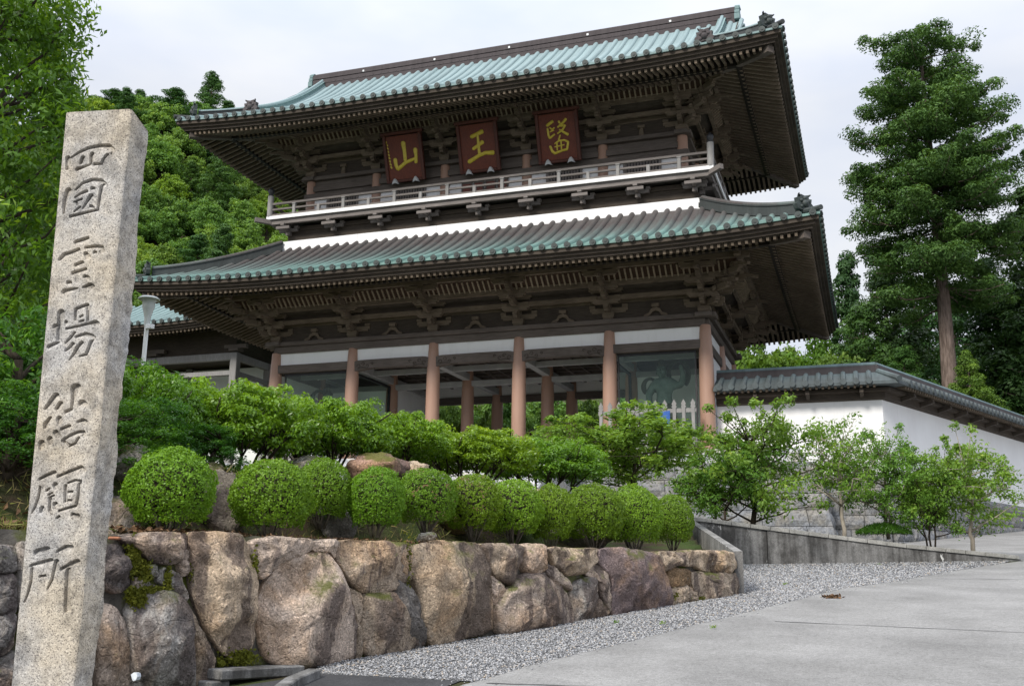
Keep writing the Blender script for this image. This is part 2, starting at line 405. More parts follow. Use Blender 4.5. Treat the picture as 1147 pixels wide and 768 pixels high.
def copy_tree(o, loc, rz=0., sca=1., label=None, color=None):
    c = o.copy(); COL.objects.link(c); c.location = tuple(float(x) for x in loc); c.rotation_euler.z = rz
    c.scale = (sca, sca, sca) if np.isscalar(sca) else tuple(sca)
    if label: c['label'] = label
    for ch in list(o.children):
        d = ch.copy(); COL.objects.link(d); d.parent = c
        if color: d.color = color
        for g in list(ch.children):
            e = g.copy(); COL.objects.link(e); e.parent = d
    return c
def fbm(P, s, amp, seed=0., oct_=4):
    return np.array([mnoise.fractal(Vector((p[0]*s+seed, p[1]*s+seed*.7, p[2]*s-seed)), .6, 2.1, oct_) for p in P])*amp
# ------------------------------------------------------------------ terrain
def sstep(x): x = np.clip(x, 0, 1); return x*x*(3-2*x)
def wallX(Y): return -5.2+.376*(Y-8.9)
W_N = np.array([.936, -.352, 0.]); W_T = np.array([.352, .936, 0.])
def kerbY(X): return 24.2+(X+3.79)*.333
def kerbtop(X): return np.interp(X, [-3.8, -2.25, .63, 3.14], [2.83, 2.63, 2.27, 2.03])
def road_z(Y): return .075*np.clip(Y, -40, 74)
SEG_A = R(24)
def segX(Y): return .75+(Y-35.6)*math.tan(SEG_A)
def hill(X, Y):
    h = 50*np.exp(-(((X+88)/50)**2+((Y-110)/52)**2))
    h = h + 14*np.exp(-(((X-30)/60)**2+((Y-150)/50)**2)) + 10*np.exp(-(((X+20)/60)**2+((Y-170)/50)**2))
    return np.where(Y > 30, h*sstep((Y-44-np.clip(X+24, -30, 30)*.4)/25), 0)
def terrain(X, Y):
    X = np.asarray(X, float); Y = np.asarray(Y, float)
    z = road_z(Y)
    q = (wallX(Y)-X)*.936
    # planting banks behind the boulder wall
    tier = .74*sstep((q-.95)/.5)*np.clip(1-(Y-12.5)/3.5, 0, 1)
    zb = np.interp(Y, [4, 17.3, 24.2, 33.6], [1.86, 1.86, 2.72, 2.95])+tier+.03*np.clip(q-1.5, 0, 6)
    zb = zb+np.where(Y < 9, .05*np.clip(q-.6, 0, 6), 0)
    bx = np.where(Y < 17.3, wallX(Y)-.36, -2.0-.26*(Y-17.3)-.36)
    z = np.where((X < bx) & (Y < 24.6) & (Y > 2.0), np.maximum(zb, z), z)
    # planter behind the kerb
    rb = 3.1-(Y-26.5)*.26
    beh = (Y > kerbY(X)+.32) & (X < np.minimum(rb, 3.0)) & (Y < 36.2)
    zp = np.where(X < -3.8, np.maximum(zb, 2.7), kerbtop(X)-.06+(Y-kerbY(X))*.035)
    z = np.where(beh, np.maximum(zp, z+.02), z)
    # level of the temple yard behind the podium
    yard = (Y > 34.2) & ((X < -1.9) | ((Y > 36.2) & (X < segX(Y)-1.2)))
    z = np.where(yard, 5.5, z)
    z = np.where((X < -26) & (Y > 10), np.maximum(z, np.minimum(5.5, 2.9+.13*(-26-X)+.1*(Y-20))), z)
    return z+hill(X, Y)
def axis(parts):
    a = []
    for lo, hi, st in parts: a += list(np.arange(lo, hi, st))
    return np.array(a+[parts[-1][1]])
gx = axis([(-420, -120, 20), (-120, -26, 4), (-26, -10, .8), (-10, 5, .2), (5, 20, 1.), (20, 100, 8), (100, 420, 40)])
gy = axis([(-60, 0, 6), (0, 4, 1), (4, 38, .2), (38, 60, 1.5), (60, 180, 5), (180, 640, 40)])
GX, GY = np.meshgrid(gx, gy)
GZ = terrain(GX, GY)-.004
GV = np.stack([GX, GY, GZ], -1); m_, n_ = GX.shape
idx = np.arange(m_*n_).reshape(m_, n_)
GF = np.stack([idx[:-1, :-1], idx[:-1, 1:], idx[1:, 1:], idx[1:, :-1]], -1).reshape(-1, 4)
link('ground', mesh_np('ground', GV.reshape(-1, 3), GF), 'ground_soil', kind='structure')

def sheet(name, poly, mat, dz, zf=lambda x, y: .075*y):
    V = [(p[0], p[1], float(zf(p[0], p[1]))+dz) for p in poly]
    mb = MB(); mb.add(V, [tuple(range(len(V)))])
    o = mb.build(name, mat, kind='structure'); return o
edge = [on_road(*p) for p in [(520, 767), (600, 744), (700, 720), (790, 697), (870, 678), (940, 660), (1005, 650.5), (1060, 641), (1122, 631)]]
edge_r = []
for a, b in zip(edge[:-1], edge[1:]):
    for t in np.linspace(0, 1, 7)[:-1]:
        p = a*(1-t)+b*t; edge_r.append((p[0]+rng.normal(0, .012), p[1], 0))
edge_r.append(tuple(edge[-1]))
tip = (3.25, 26.45)
rd = [(e[0], e[1]) for e in edge_r]+[tip, (1.35, 33.6), (.95, 35.3)]+[(segX(y)+.15, y) for y in (36.2, 40, 50, 60, 73)]+[(60, 73), (60, -20), (-2.2, -20), (edge_r[0][0]-.15, edge_r[0][1]-1.6)]
sheet('concrete_road', rd, 'road_concrete', .008)
nearL = (-5.15, 8.75)
gv = [(e[0]+.02, e[1]) for e in edge_r]+[(tip[0]-.3, tip[1]-.1), (-3.9, 24.4), (-2.05, 17.42), (wallX(17.3)+.02, 17.3), (wallX(12), 12), (wallX(9.2)-.0, 9.2), (-4.9, 8.75), (edge_r[0][0], 8.72)]
sheet('gravel_bed', gv, 'gravel_bed', .004)
sheet('asphalt_apron', [(-4.85, 8.75), (edge_r[0][0]-.1, 8.72), (edge_r[0][0]-.2, 7.2), (-2.3, -20), (-6.4, -20), (-6.3, 5.4), (-5.2, 8.0)], 'asphalt_dark', .006)
# pebbles
def in_poly(P, poly):
    x, y = P[:, 0], P[:, 1]; c = np.zeros(len(P), bool); j = len(poly)-1
    for i in range(len(poly)):
        xi, yi = poly[i][:2]; xj, yj = poly[j][:2]
        c ^= ((yi > y) != (yj > y)) & (x < (xj-xi)*(y-yi)/(yj-yi+1e-12)+xi); j = i
    return c
P = rng.uniform([-5.3, 8.6], [3.2, 26.6], (330000, 2)); P = P[in_poly(P, gv)]
keep = rng.random(len(P)) < np.clip(1.15-(P[:, 1]-9)/16, .16, 1); P = P[keep][:75000]
stray = rng.uniform([-3.6, 8.0], [1.5, 24.5], (5000, 2)); s_in = ~in_poly(stray, gv)
dd = np.min(np.linalg.norm(stray[:, None, :]-np.array([e[:2] for e in edge_r])[None], axis=2), 1)
stray = stray[s_in & (dd < .35) & (rng.random(len(stray)) < .5)]
P = np.concatenate([P, stray])
oct_v = np.array([[1, 0, 0], [0, 1, 0], [-1, 0, 0], [0, -1, 0], [0, 0, 1], [0, 0, -1]], float); oct_f = np.array([[0, 1, 4], [1, 2, 4], [2, 3, 4], [3, 0, 4], [1, 0, 5], [2, 1, 5], [3, 2, 5], [0, 3, 5]])
N = len(P); S = rng.uniform(.007, .018, (N, 1))*np.array([[1, .75, .55]])*rng.uniform(.7, 1.3, (N, 3))
S *= (1+np.clip((P[:, 1:2]-12)/22, 0, .6))
V = oct_v[None]*S[:, None, :]*(1+rng.normal(0, .14, (N, 6, 3)))
th = rng.uniform(0, 6.28, N); c_, s_ = np.cos(th), np.sin(th)
V = np.stack([V[..., 0]*c_[:, None]-V[..., 1]*s_[:, None], V[..., 0]*s_[:, None]+V[..., 1]*c_[:, None], V[..., 2]], -1)
tz = rng.normal(0, .3, (N, 1)); V[..., 2] += V[..., 0]*tz
V += np.stack([P[:, 0], P[:, 1], .075*P[:, 1]+.006+S[:, 2]*.5], 1)[:, None, :]
F = (oct_f[None]+6*np.arange(N)[:, None, None]).reshape(-1, 3)
go = link('gravel', mesh_np('gravel', V.reshape(-1, 3), F, np.repeat(rng.random(N), 8)), 'pebbles')
tag(go, 'loose light grey gravel between the boulder wall and the concrete road', 'gravel', kind='stuff')
# expansion joints of the road
for a, b in (((868, 696.5), (1146, 709)), ((1036, 648.3), (1146, 649.3)), ((545, 766), (700, 771))):
    A, B = on_road(*a), on_road(*b); B = A+(B-A)*6
    d = (B-A)/np.linalg.norm(B-A); n = np.array([-d[1], d[0], 0])*.011
    pts = [A+(B-A)*t for t in np.linspace(0, 1, 60)]
    mb = MB(); L = np.array([[p[0]+n[0]+rng.normal(0, .004), p[1]+n[1]+rng.normal(0, .004), 0] for p in pts]); Rr = np.array([[p[0]-n[0], p[1]-n[1]+rng.normal(0, .004), 0] for p in pts])
    for Q in (L, Rr): Q[:, 2] = .075*Q[:, 1]+.012
    mb.grid(np.stack([L, Rr])); mb.build('road_joint', 'asphalt_dark', kind='structure')

# ------------------------------------------------------------------ boulder retaining wall
def wp(x, y, off=0.): return on_plane(x, y, (wallX(8.9)+off*.936, 8.9-off*.352, 0), W_N)
def resample(poly, n):
    P = np.asarray(poly, float)
    for _ in range(1):
        Q = np.roll(P, -1, 0); P = np.stack([P*.88+Q*.12, P*.12+Q*.88], 1).reshape(-1, P.shape[1])
    Q = np.vstack([P, P[:1]]); d = np.r_[0, np.cumsum(np.linalg.norm(np.diff(Q, axis=0), axis=1))]
    t = np.linspace(0, d[-1], n, endpoint=False)
    return np.stack([np.interp(t, d, Q[:, k]) for k in range(P.shape[1])], 1)
wall = empty('boulder_wall', (-4.2, 11.6, .87), 'low retaining wall of big rough brown boulders set in dark mortar beside the gravel', 'retaining wall')
TAN, PINK, GRY, BRN, DRK = (.55, .43, .31), (.54, .435, .355), (.39, .365, .335), (.49, .39, .295), (.26, .238, .22)
def c4(p): return [(100+x/3.018, 560+y/3.018) for x, y in p]
def c5(p): return [(460+x/2.8675, 560+y/2.8675) for x, y in p]
def c7(p): return [(x/3.3735, 560+y/3.3735) for x, y in p]
BOULD = [
 (c4([(130,380),(165,320),(215,290),(290,310),(340,360),(355,450),(352,660),(150,660),(140,500)]), GRY, .16),
 (c4([(348,360),(400,470),(430,560),(425,650),(358,650),(362,470)]), BRN, .06),
 (c4([(110,130),(180,118),(280,112),(332,118),(325,190),(270,220),(220,205),(190,180)]), PINK, .09),
 (c4([(50,150),(110,150),(150,220),(140,290),(100,310),(50,300)]), DRK, .08),
 (c4([(190,210),(235,215),(240,250),(205,262)]), GRY, .04), (c4([(250,230),(310,250),(340,320),(330,345),(260,290),(240,275)]), GRY, .05),
 (c4([(165,250),(210,275),(200,305),(150,300)]), GRY, .04), (c4([(300,190),(335,170),(345,240),(320,250)]), PINK, .04),
 (c4([(30,345),(90,360),(130,420),(140,520),(142,660),(30,660)]), PINK, .08),
 (c4([(345,115),(420,112),(520,120),(550,170),(570,260),(575,400),(560,500),(500,535),(450,510),(400,430),(355,330),(345,220)]), TAN, .14),
 (c4([(555,140),(640,125),(750,135),(745,170),(690,195),(630,225),(590,265),(560,235)]), PINK, .08),
 (c4([(680,195),(800,175),(850,250),(880,330),(905,420),(905,530),(800,570),(680,575),(610,540),(590,480),(580,370),(610,270)]), PINK, .2),
 (c4([(760,140),(820,133),(845,140),(850,170),(830,195),(815,172),(760,170)]), PINK, .04),
 (c4([(850,138),(1000,140),(1100,150),(1110,250),(1080,275),(1000,320),(930,310),(880,260),(840,200)]), BRN, .1),
 (c4([(930,320),(1020,305),(1055,350),(1110,400),(1140,480),(1060,520),(960,530),(935,500),(925,430)]), BRN, .13),
 (c4([(880,300),(926,318),(918,430),(934,510),(905,560),(905,420)]), BRN, .05), (c4([(1060,285),(1085,280),(1120,340),(1115,390),(1060,345)]), DRK, .06),
 (c5([(15,150),(100,135),(235,142),(260,230),(270,320),(265,420),(150,450),(70,465),(40,380),(30,300),(10,230)]), TAN, .16),
 (c5([(-40,250),(0,270),(30,310),(60,450),(40,480),(-20,490),(-45,400)]), DRK, .07), (c5([(-60,140),(10,150),(5,260),(-45,240)]), BRN, .05),
 (c5([(240,140),(365,145),(355,200),(325,270),(300,260),(265,230)]), BRN, .1), (c5([(370,145),(440,145),(435,225),(405,235),(370,225)]), PINK, .08),
 (c5([(445,155),(600,153),(605,190),(570,230),(520,240),(480,215)]), TAN, .1), (c5([(440,205),(470,215),(520,265),(520,290),(480,270),(445,240)]), PINK, .05),
 (c5([(280,350),(310,290),(370,240),(430,235),(490,280),(515,340),(520,395),(440,408),(360,425),(285,425)]), PINK, .16),
 (c5([(262,240),(300,270),(310,290),(275,340),(270,300)]), PINK, .04), (c5([(520,300),(545,255),(600,250),(605,320),(570,390),(525,395)]), GRY, .08),
 (c5([(560,235),(610,210),(640,240),(645,360),(612,312),(600,250)]), PINK, .06), (c5([(576,322),(610,316),(642,368),(572,395)]), BRN, .06),
 (c5([(610,163),(680,153),(770,168),(810,200),(830,260),(845,345),(740,365),(650,375),(650,250),(615,210)]), (.25, .19, .18), .13),
 (c5([(800,165),(915,163),(920,210),(850,210),(830,230)]), BRN, .08), (c5([(840,215),(905,225),(900,270),(850,278),(835,250)]), (.25, .17, .10), .07),
 (c5([(925,163),(1040,165),(1050,215),(1020,235),(940,225),(920,200)]), TAN, .12), (c5([(910,230),(1060,235),(1066,295),(1040,315),(940,330),(915,280)]), BRN, .13),
 (c5([(850,282),(890,272),(900,330),(850,345)]), BRN, .06), (c5([(893,275),(915,282),(938,330),(905,332)]), BRN, .05),
 (c7([(-90,290),(65,280),(62,430),(-90,430)]), DRK, .1), (c7([(-90,440),(60,428),(50,560),(-90,640)]), DRK, .1), (c7([(-90,650),(50,570),(90,590),(90,720),(-90,720)]), DRK, .1),
 (c7([(70,170),(250,165),(300,250),(290,390),(80,420)]), GRY, .1), (c7([(80,430),(330,400),(330,640),(100,560)]), BRN, .1), (c7([(100,580),(330,650),(330,720),(100,720)]), GRY, .1),
 (c7([(260,170),(370,175),(390,380),(310,390)]), GRY, .06), (c7([(-90,170),(60,172),(62,270),(-90,280)]), DRK, .1),
]
for k, (poly, colr, bulge) in enumerate(BOULD):
    n = 64; Q = resample(np.array([wp(x, y) for x, y in poly]), n); c = Q.mean(0)
    Q = c+(Q-c)*(1.03+.02/max(.2, np.ptp(Q[:, 2])))
    rings = [1., .985, .95, .9, .83, .74, .64, .53, .42, .31, .2, .1]; V = []
    sz = np.sqrt(np.ptp(Q[:, 2])*np.ptp(Q @ W_T))
    V.append(c+(Q-c)*.93-W_N*.34); HG = [np.zeros(n)]
    for r in rings:
        hgt = bulge*(.5*(1-r**9)**.6+.5*(1-r**2.5))*1.15
        pts = c+(Q-c)*r+W_N*(hgt-.03)
        V.append(pts); HG.append(np.full(n, hgt))
    V = np.concatenate(V+[[c+W_N*(bulge*1.15-.03)]]); HG = np.concatenate(HG+[[bulge*1.15]])
    d = fbm(V, 1.9, .045*min(1, sz*1.4), k*3.1)+fbm(V, 6., .022, k*1.7+9)+fbm(V, 15., .010, k*2.3)
    facet = np.array([mnoise.cell(Vector(p*3.+k)) for p in V])*.014
    rb = np.random.default_rng(300+k)
    for _ in range(6):
        nn_ = W_N+rb.normal(size=3)*.42; nn_ /= np.linalg.norm(nn_); pr = (V-c) @ nn_; cut = np.quantile(pr[n:], rb.uniform(.72, .93)); V = V-np.minimum(np.clip(pr-cut, 0, None)*(.9/max(.5, nn_ @ W_N)), HG*.45)[:, None]*W_N; HG = np.maximum(HG-np.clip(pr-cut, 0, None), HG*.55)
    V = V+W_N*(d+facet*.6)[:, None]+np.stack([0*d, 0*d, fbm(V, 3., .02, k+40.)], 1)
    F = []; nr = len(rings)+1
    for i in range(nr-1):
        for j in range(n): F.append((i*n+j, i*n+(j+1) % n, (i+1)*n+(j+1) % n, (i+1)*n+j))
    F += [((nr-1)*n+j, (nr-1)*n+(j+1) % n, nr*n) for j in range(n)]
    mb = MB(); mb.add(V, F); o = mb.build('boulder', 'boulder', wall, smooth='all'); o.color = (*[x*kk for kk in [rng.uniform(.86, 1.12)] for x in colr], 1)
# mortar body of the wall
mb = MB(); ys = np.linspace(4.6, 17.34, 60); rows = []
for off, z_ in ((-.10, None), (-.075, 'mid'), (-.11, 'top'), (-.5, 'top'), (-.55, None)):
    row = []
    for yv in ys:
        b = np.array([wallX(yv), yv, 0])+W_N*off; g = .075*yv-.4
        zz = g if z_ is None else (1.2 if z_ == 'mid' else 1.87)
        b[2] = zz+rng.normal(0, .012); row.append(b+W_N*rng.normal(0, .01))
    rows.append(row)
mb.grid(np.array(rows)); mb.build('mortar', 'wall_mortar', wall, smooth=True)
# small concrete drain under the wall
dr = empty('drain_culvert', wp(290, 765), 'small concrete drain box with a dark slot at the foot of the boulders', 'drain')
A, B = wp(238, 752, .08), wp(332, 747, .1)
mb = MB(); mb.beam(A+[0, 0, -.02], B+[0, 0, -.02], .26, .09); mb.build('lintel', 'kerb_concrete', dr, bevel=.012)
mb = MB()
for t, w_ in ((.02, .2), (.62, .22), (1.05, .3)):
    mb = MB(); p = A+(B-A)*t; mb.box((p[0], p[1], p[2]-.19), (.2, w_, .24), -R(20)); mb.build('side_stone', 'kerb_concrete', dr, bevel=.012)
mb = MB(); mb.beam(A+[-.06, 0, -.2], B+[-.06, 0, -.2], .04, .26); mb.build('slot_shade_sheet', 'dark_metal_and_shade', dr)  # dark sheet stands in for the shade inside the drain slot
kb = MB(); P0, P1, P2 = on_road(352, 758.5), on_road(327, 769), on_road(300, 790)
for a, b in ((P0, P1), (P1, P2)): kb.beam(a+[0, 0, .02], b+[0, 0, .02], .13, .12)
tag(kb.build('gutter_kerb', 'kerb_concrete', bevel=.01), 'short concrete gutter edging beside the dark asphalt and drain', 'kerb')

# ------------------------------------------------------------------ concrete kerb of the planter and end wall
k = empty('planter_wall', (-.3, 25.3, 1.9), 'long stained concrete planter wall tapering down to the road in front of the small trees', 'planter wall')
def wall_strip(x0, x1, th=.16, lift=0., n=24):
    mb = MB(); rows = []
    xs = np.linspace(x0, x1, n)
    for off, top in ((0, 0), (0, 1), (th, 1), (th, 0)):
        rows.append([(x, kerbY(x)+off-lift, (kerbtop(x)+.0 if top else .075*kerbY(x)-.3)+(.0)) for x in xs])
    mb.grid(np.array(rows), flip=True)
    for e in (0, -1):
        q = [r[e] for r in rows]; mb.add(q, [(0, 1, 2, 3) if e == 0 else (3, 2, 1, 0)])
    return mb
wall_strip(-3.9, -2.27, lift=.0).build('wall_panel', 'kerb_concrete', k)
wall_strip(-2.255, 3.2, lift=.02).build('wall_panel', 'kerb_concrete', k)
mb = MB()
for x in np.arange(-3.9, 3.0, .42):
    x1 = min(x+.41, 3.12); mb.beam((x, kerbY(x)+.10, kerbtop(x)+.035), (x1, kerbY(x1)+.10, kerbtop(x1)+.035), .30, .09)
mb.build('coping', 'coping_stone', k, bevel=.008)
mb = MB(); a, b = np.array([-1.98, 17.32, 0]), np.array([-3.86, 24.3, 0]); nn = np.array([.9656, .26, 0])
rows = []
for off, top in ((0, 0), (0, 1), (-.14, 1), (-.14, 0)):
    rows.append([(a+(b-a)*t+nn*off)+[0, 0, (1.97+(2.84-1.97)*t if top else .075*(17.3+7*t)-.3)] for t in np.linspace(0, 1, 8)])
mb.grid(np.array(rows)); q = [r[0] for r in rows]; mb.add(q, [(3, 2, 1, 0)])
tag(mb.build('end_wall', 'plain_concrete'), 'thin grey concrete slab wall closing the far end of the boulder wall', 'wall')

# ------------------------------------------------------------------ stone stele with carved characters
def strokes(x0, y0, s, L): return [[(x0+p[0]/s, y0+p[1]/s, p[2]/s) for p in st] for st in L]
CH = []
CH += strokes(60, 150, 7.675, [[(120,208,34),(125,260,40),(118,300,26)],[(150,205,14),(220,160,22),(300,125,30),(400,108,36),(470,112,42),(500,140,42),(500,170,24)],[(250,205,30),(235,250,26)],[(330,175,32),(325,230,26),(315,262,16)],[(205,305,34),(260,285,20),(310,265,16)],[(350,262,26),(410,260,26),(430,215,22),(460,180,24)],
 [(125,490,44),(105,560,40),(90,640,26),(85,680,14)],[(190,480,14),(250,425,24),(330,398,32),(400,408,40),(435,435,36)],[(420,440,34),(400,520,24),(388,600,20),(378,655,20)],[(150,710,28),(250,685,24),(370,655,24)],[(185,545,14),(230,515,22),(280,495,28)],[(330,468,28),(345,472,26)],[(320,535,38),(290,580,24),(250,640,14)],[(175,585,14),(240,562,18)],[(205,610,14),(195,590,12)],[(180,665,16),(225,630,18)],[(318,620,24),(340,635,20)]])
CH += strokes(50, 255, 9.6, [[(335,155,40),(400,140,48),(455,118,40)],[(165,340,36),(210,295,44),(290,268,36),(360,238,38)],[(440,215,26),(540,208,44),(600,222,58),(618,255,46)],[(440,280,36),(465,318,48)],[(535,262,30),(548,266,28)],[(335,402,36),(395,380,44)],[(305,490,40),(380,467,38),(432,450,40)],[(430,525,36),(458,540,42)],[(250,590,36),(270,594,36)],[(215,690,58),(270,672,44),(350,650,20)],[(415,640,24),(480,625,56),(505,642,54)]])
CH += strokes(40, 335, 9.6, [[(270,150,64),(270,220,64),(255,300,50),(250,430,46),(272,465,28)],[(205,295,46),(235,288,38)],[(322,248,36),(330,262,26)],[(145,512,46),(200,487,40),(235,467,26)],[(430,110,32),(500,82,38),(550,68,40),(565,110,36),(562,180,30),(555,232,22)],[(428,120,28),(425,220,22)],[(480,190,24),(502,176,22)],[(475,240,24),(508,230,24)],[(335,318,28),(450,294,26),(560,268,32),(635,258,56),(655,270,52)],[(415,362,28),(370,420,30),(320,470,22)],[(435,405,28),(530,378,38),(590,398,46),(622,422,44),(592,470,40),(570,530,38),(540,598,30),(480,612,22)],[(395,485,40),(360,525,32),(320,555,22)],[(490,475,42),(450,520,36),(410,590,28),(360,650,14)]])
CH += strokes(30, 425, 9.6, [[(310,180,62),(260,240,52),(200,312,36)],[(360,262,48),(325,312,40)],[(250,412,30),(205,480,52),(195,515,34)],[(345,420,46),(358,460,50)],[(155,685,58),(163,740,56)],[(245,640,48),(258,682,42)],[(310,568,44),(345,612,42)],[(527,100,92),(512,160,62),(492,240,32),(480,310,24)],[(590,258,66),(610,275,70)],[(420,350,36),(470,328,42)],[(550,455,28),(595,448,50),(618,465,58)],[(380,532,38),(448,507,44)],[(390,655,38),(450,612,32),(540,573,40),(600,573,48),(618,600,36)],[(400,670,26),(450,702,28)],[(460,715,30),(520,687,26),(557,625,22)]])
CH += strokes(20, 510, 8.533, [[(210,225,26),(280,192,34),(345,168,40)],[(212,300,18),(195,400,22),(165,490,20),(130,550,12)],[(355,282,42),(368,312,32)],[(275,335,22),(300,316,18)],[(292,376,20),(328,356,18)],[(295,402,20),(342,382,18)],[(308,420,32),(302,520,28),(320,560,16)],[(230,503,36),(230,532,46)],[(355,465,40),(366,492,46)],[(372,598,22),(390,586,26)],[(385,202,28),(480,163,34),(600,118,38),(628,150,42)],[(480,262,20),(540,242,28),(592,252,36)],[(455,290,28),(450,440,24)],[(588,270,34),(578,380,30),(560,470,28)],[(480,350,26),(512,350,28)],[(475,430,26),(502,434,28)],[(395,530,24),(470,507,28),(545,487,26)],[(520,565,28),(570,582,38)]])
CH += strokes(15, 595, 7.68, [[(205,182,52),(285,164,54)],[(155,296,30),(240,276,38),(318,258,44)],[(158,320,22),(150,430,22),(120,540,18),(95,605,12)],[(230,388,24),(270,384,22)],[(370,262,38),(345,350,26),(330,420,22),(290,495,14)],[(385,170,28),(450,143,44),(488,148,52)],[(415,325,28),(480,293,38),(540,275,58)],[(470,330,34),(465,450,38),(460,600,42),(465,680,52)]])
s_ang = R(11); s_e = np.array([math.cos(s_ang), math.sin(s_ang), 0]); s_n = np.array([math.sin(s_ang), -math.cos(s_ang), 0]); s_P = at(100, 450, 4.2)
def face(x, y):
    p = on_plane(x, y, s_P, s_n); return np.array([(p-s_P) @ s_e, p[2]])
zt = face(110, 124)[1]
Ls = np.array([face(12, 768), face(73.5, 127)]); Rs = np.array([face(82, 768), face(147, 122)])
def Lx(z): return np.interp(z, *Ls.T[::-1]) if False else Ls[0, 0]+(z-Ls[0, 1])*(Ls[1, 0]-Ls[0, 0])/(Ls[1, 1]-Ls[0, 1])
def Rx(z): return Rs[0, 0]+(z-Rs[0, 1])*(Rs[1, 0]-Rs[0, 0])/(Rs[1, 1]-Rs[0, 1])
nz, nf, ns, nb = 1180, 150, 26, 8
zs = np.linspace(.18, zt, nz); tf = np.linspace(0, 1, nf)
Zf = np.repeat(zs[:, None], nf, 1); Sf = Lx(zs)[:, None]*(1-tf)+Rx(zs)[:, None]*tf
D = np.zeros_like(Sf)
for st in CH:
    Q = np.array([[*face(x, y), w_*.5*(face(x+1, y)[0]-face(x, y)[0])] for x, y, w_ in st])
    lo = Q[:, :2].min(0)-.05; hi = Q[:, :2].max(0)+.05
    i0, i1 = np.searchsorted(zs, lo[1]), np.searchsorted(zs, hi[1])
    A_ = np.stack([Sf[i0:i1], Zf[i0:i1]], -1); best = np.full(A_.shape[:2], -9.); sg = np.zeros(A_.shape[:2])
    for a, b in zip(Q[:-1], Q[1:]):
        ab = b[:2]-a[:2]; t = np.clip(((A_-a[:2]) @ ab)/(ab @ ab+1e-9), 0, 1)
        wv_ = a[2]+t*(b[2]-a[2]); rel_ = 1-np.linalg.norm(A_-(a[:2]+t[..., None]*ab), axis=-1)/wv_; off_ = A_-(a[:2]+t[..., None]*ab); m_b = rel_ > best; best = np.where(m_b, rel_, best); sg = np.where(m_b, (off_[..., 1]-.55*off_[..., 0])/wv_, sg)
    rel = np.clip((best+.36)*3.0, 0, 1); dep = .026*sstep(rel)*np.clip(.52+.55*sg, .12, 1.)
    D[i0:i1] = np.maximum(D[i0:i1], dep)
dep_s = .175
def ring_noise(P3, s, a, seed): return fbm(P3, s, a, seed, 3)
zc = zs[::10]
rough_e = np.interp(zs, zc, np.array([mnoise.fractal(Vector((z_*3.1, 1.7, 0)), .7, 2., 4) for z_ in zc]))
front = s_P[:2]+Sf[..., None]*s_e[:2]; front = np.concatenate([front, Zf[..., None]], -1)
front[..., 2] = Zf
front -= s_n*D[..., None]
# soft rounding of the arrises
arr = (np.exp(-tf/.02)+np.exp(-(1-tf)/.02))*.008; front -= s_n*arr[None, :, None]
def side(from_x, sgn, amp):
    ts = np.linspace(0, 1, ns)[1:]; Pn = []
    for t in ts:
        base = s_P[:2]+from_x(zs)[:, None]*s_e[:2]-s_n[:2]*t*dep_s
        Pn.append(np.concatenate([base, zs[:, None]], 1))
    Pn = np.stack(Pn, 1); flat = Pn[::4].reshape(-1, 3)
    nse = (fbm(flat, 3.2, amp, 3.+sgn)+fbm(flat, 11., amp*.28, 13.+sgn)+fbm(flat, 34., amp*.10, 23.)).reshape(-1, ns-1)
    full = np.stack([np.interp(np.arange(nz), np.arange(nz)[::4], nse[:, j]) for j in range(ns-1)], 1)
    wgt = np.clip(ts*6, 0, 1)
    return Pn+(s_e*sgn)[None, None]*((full*wgt*np.clip((zt-zs)/.25, .15, 1)[:, None])[..., None])
rs = side(Rx, 1, .016)+s_e*(np.linspace(0, 1, ns)[1:]*.012)[None, :, None]
ls = side(Lx, -1, .006)
bk = np.stack([rs[:, -1]*(1-t)+ls[:, -1]*t for t in np.linspace(0, 1, nb)[1:-1]], 1)
ringP = np.concatenate([front, rs, bk, ls[:, ::-1]], 1)
# chamfered, slightly uneven top: right rear shoulder lower
m_r = ringP.shape[1]
rise = np.clip((ringP[..., 2]-(zt-.10))/.10, 0, 1)
depth_back = ((ringP-np.r_[s_P[:2], 0]) @ (-s_n))
ringP[..., 2] -= rise*np.clip(depth_back/dep_s, 0, 1)*.055
Vs = ringP.reshape(-1, 3); ii = np.arange(nz*m_r).reshape(nz, m_r); jj = np.roll(ii, -1, 1)
Fs = np.stack([ii[:-1], jj[:-1], jj[1:], ii[1:]], -1).reshape(-1, 4)
topc = ringP[-1].mean(0)+[0, 0, .012]
inner = ringP[-1]*.5+topc*.5; inner[:, 2] = topc[2]
base_i = len(Vs); Vs = np.concatenate([Vs, inner, [topc]])
a_ = ii[-1]; b_ = np.roll(a_, -1); c_i = base_i+np.arange(m_r); d_i = np.roll(c_i, -1)
Fs = np.concatenate([Fs, np.stack([a_, b_, d_i, c_i], -1)]); Fs = np.concatenate([Fs, np.stack([c_i, d_i, np.full(m_r, base_i+m_r), np.full(m_r, base_i+m_r)], -1)]) if False else Fs
stele_me = mesh_np('stone_pillar', Vs, Fs)
import bmesh as _bm
bm = _bm.new(); bm.from_mesh(stele_me); bm.verts.ensure_lookup_table()
bm.faces.new([bm.verts[base_i+i] for i in range(m_r)])
bm.to_mesh(stele_me); bm.free()
st_o = link('stone_pillar', stele_me, 'stele_granite', smooth=True)
tag(st_o, 'tall rough granite pillar carved with a column of brush characters', 'stone pillar')
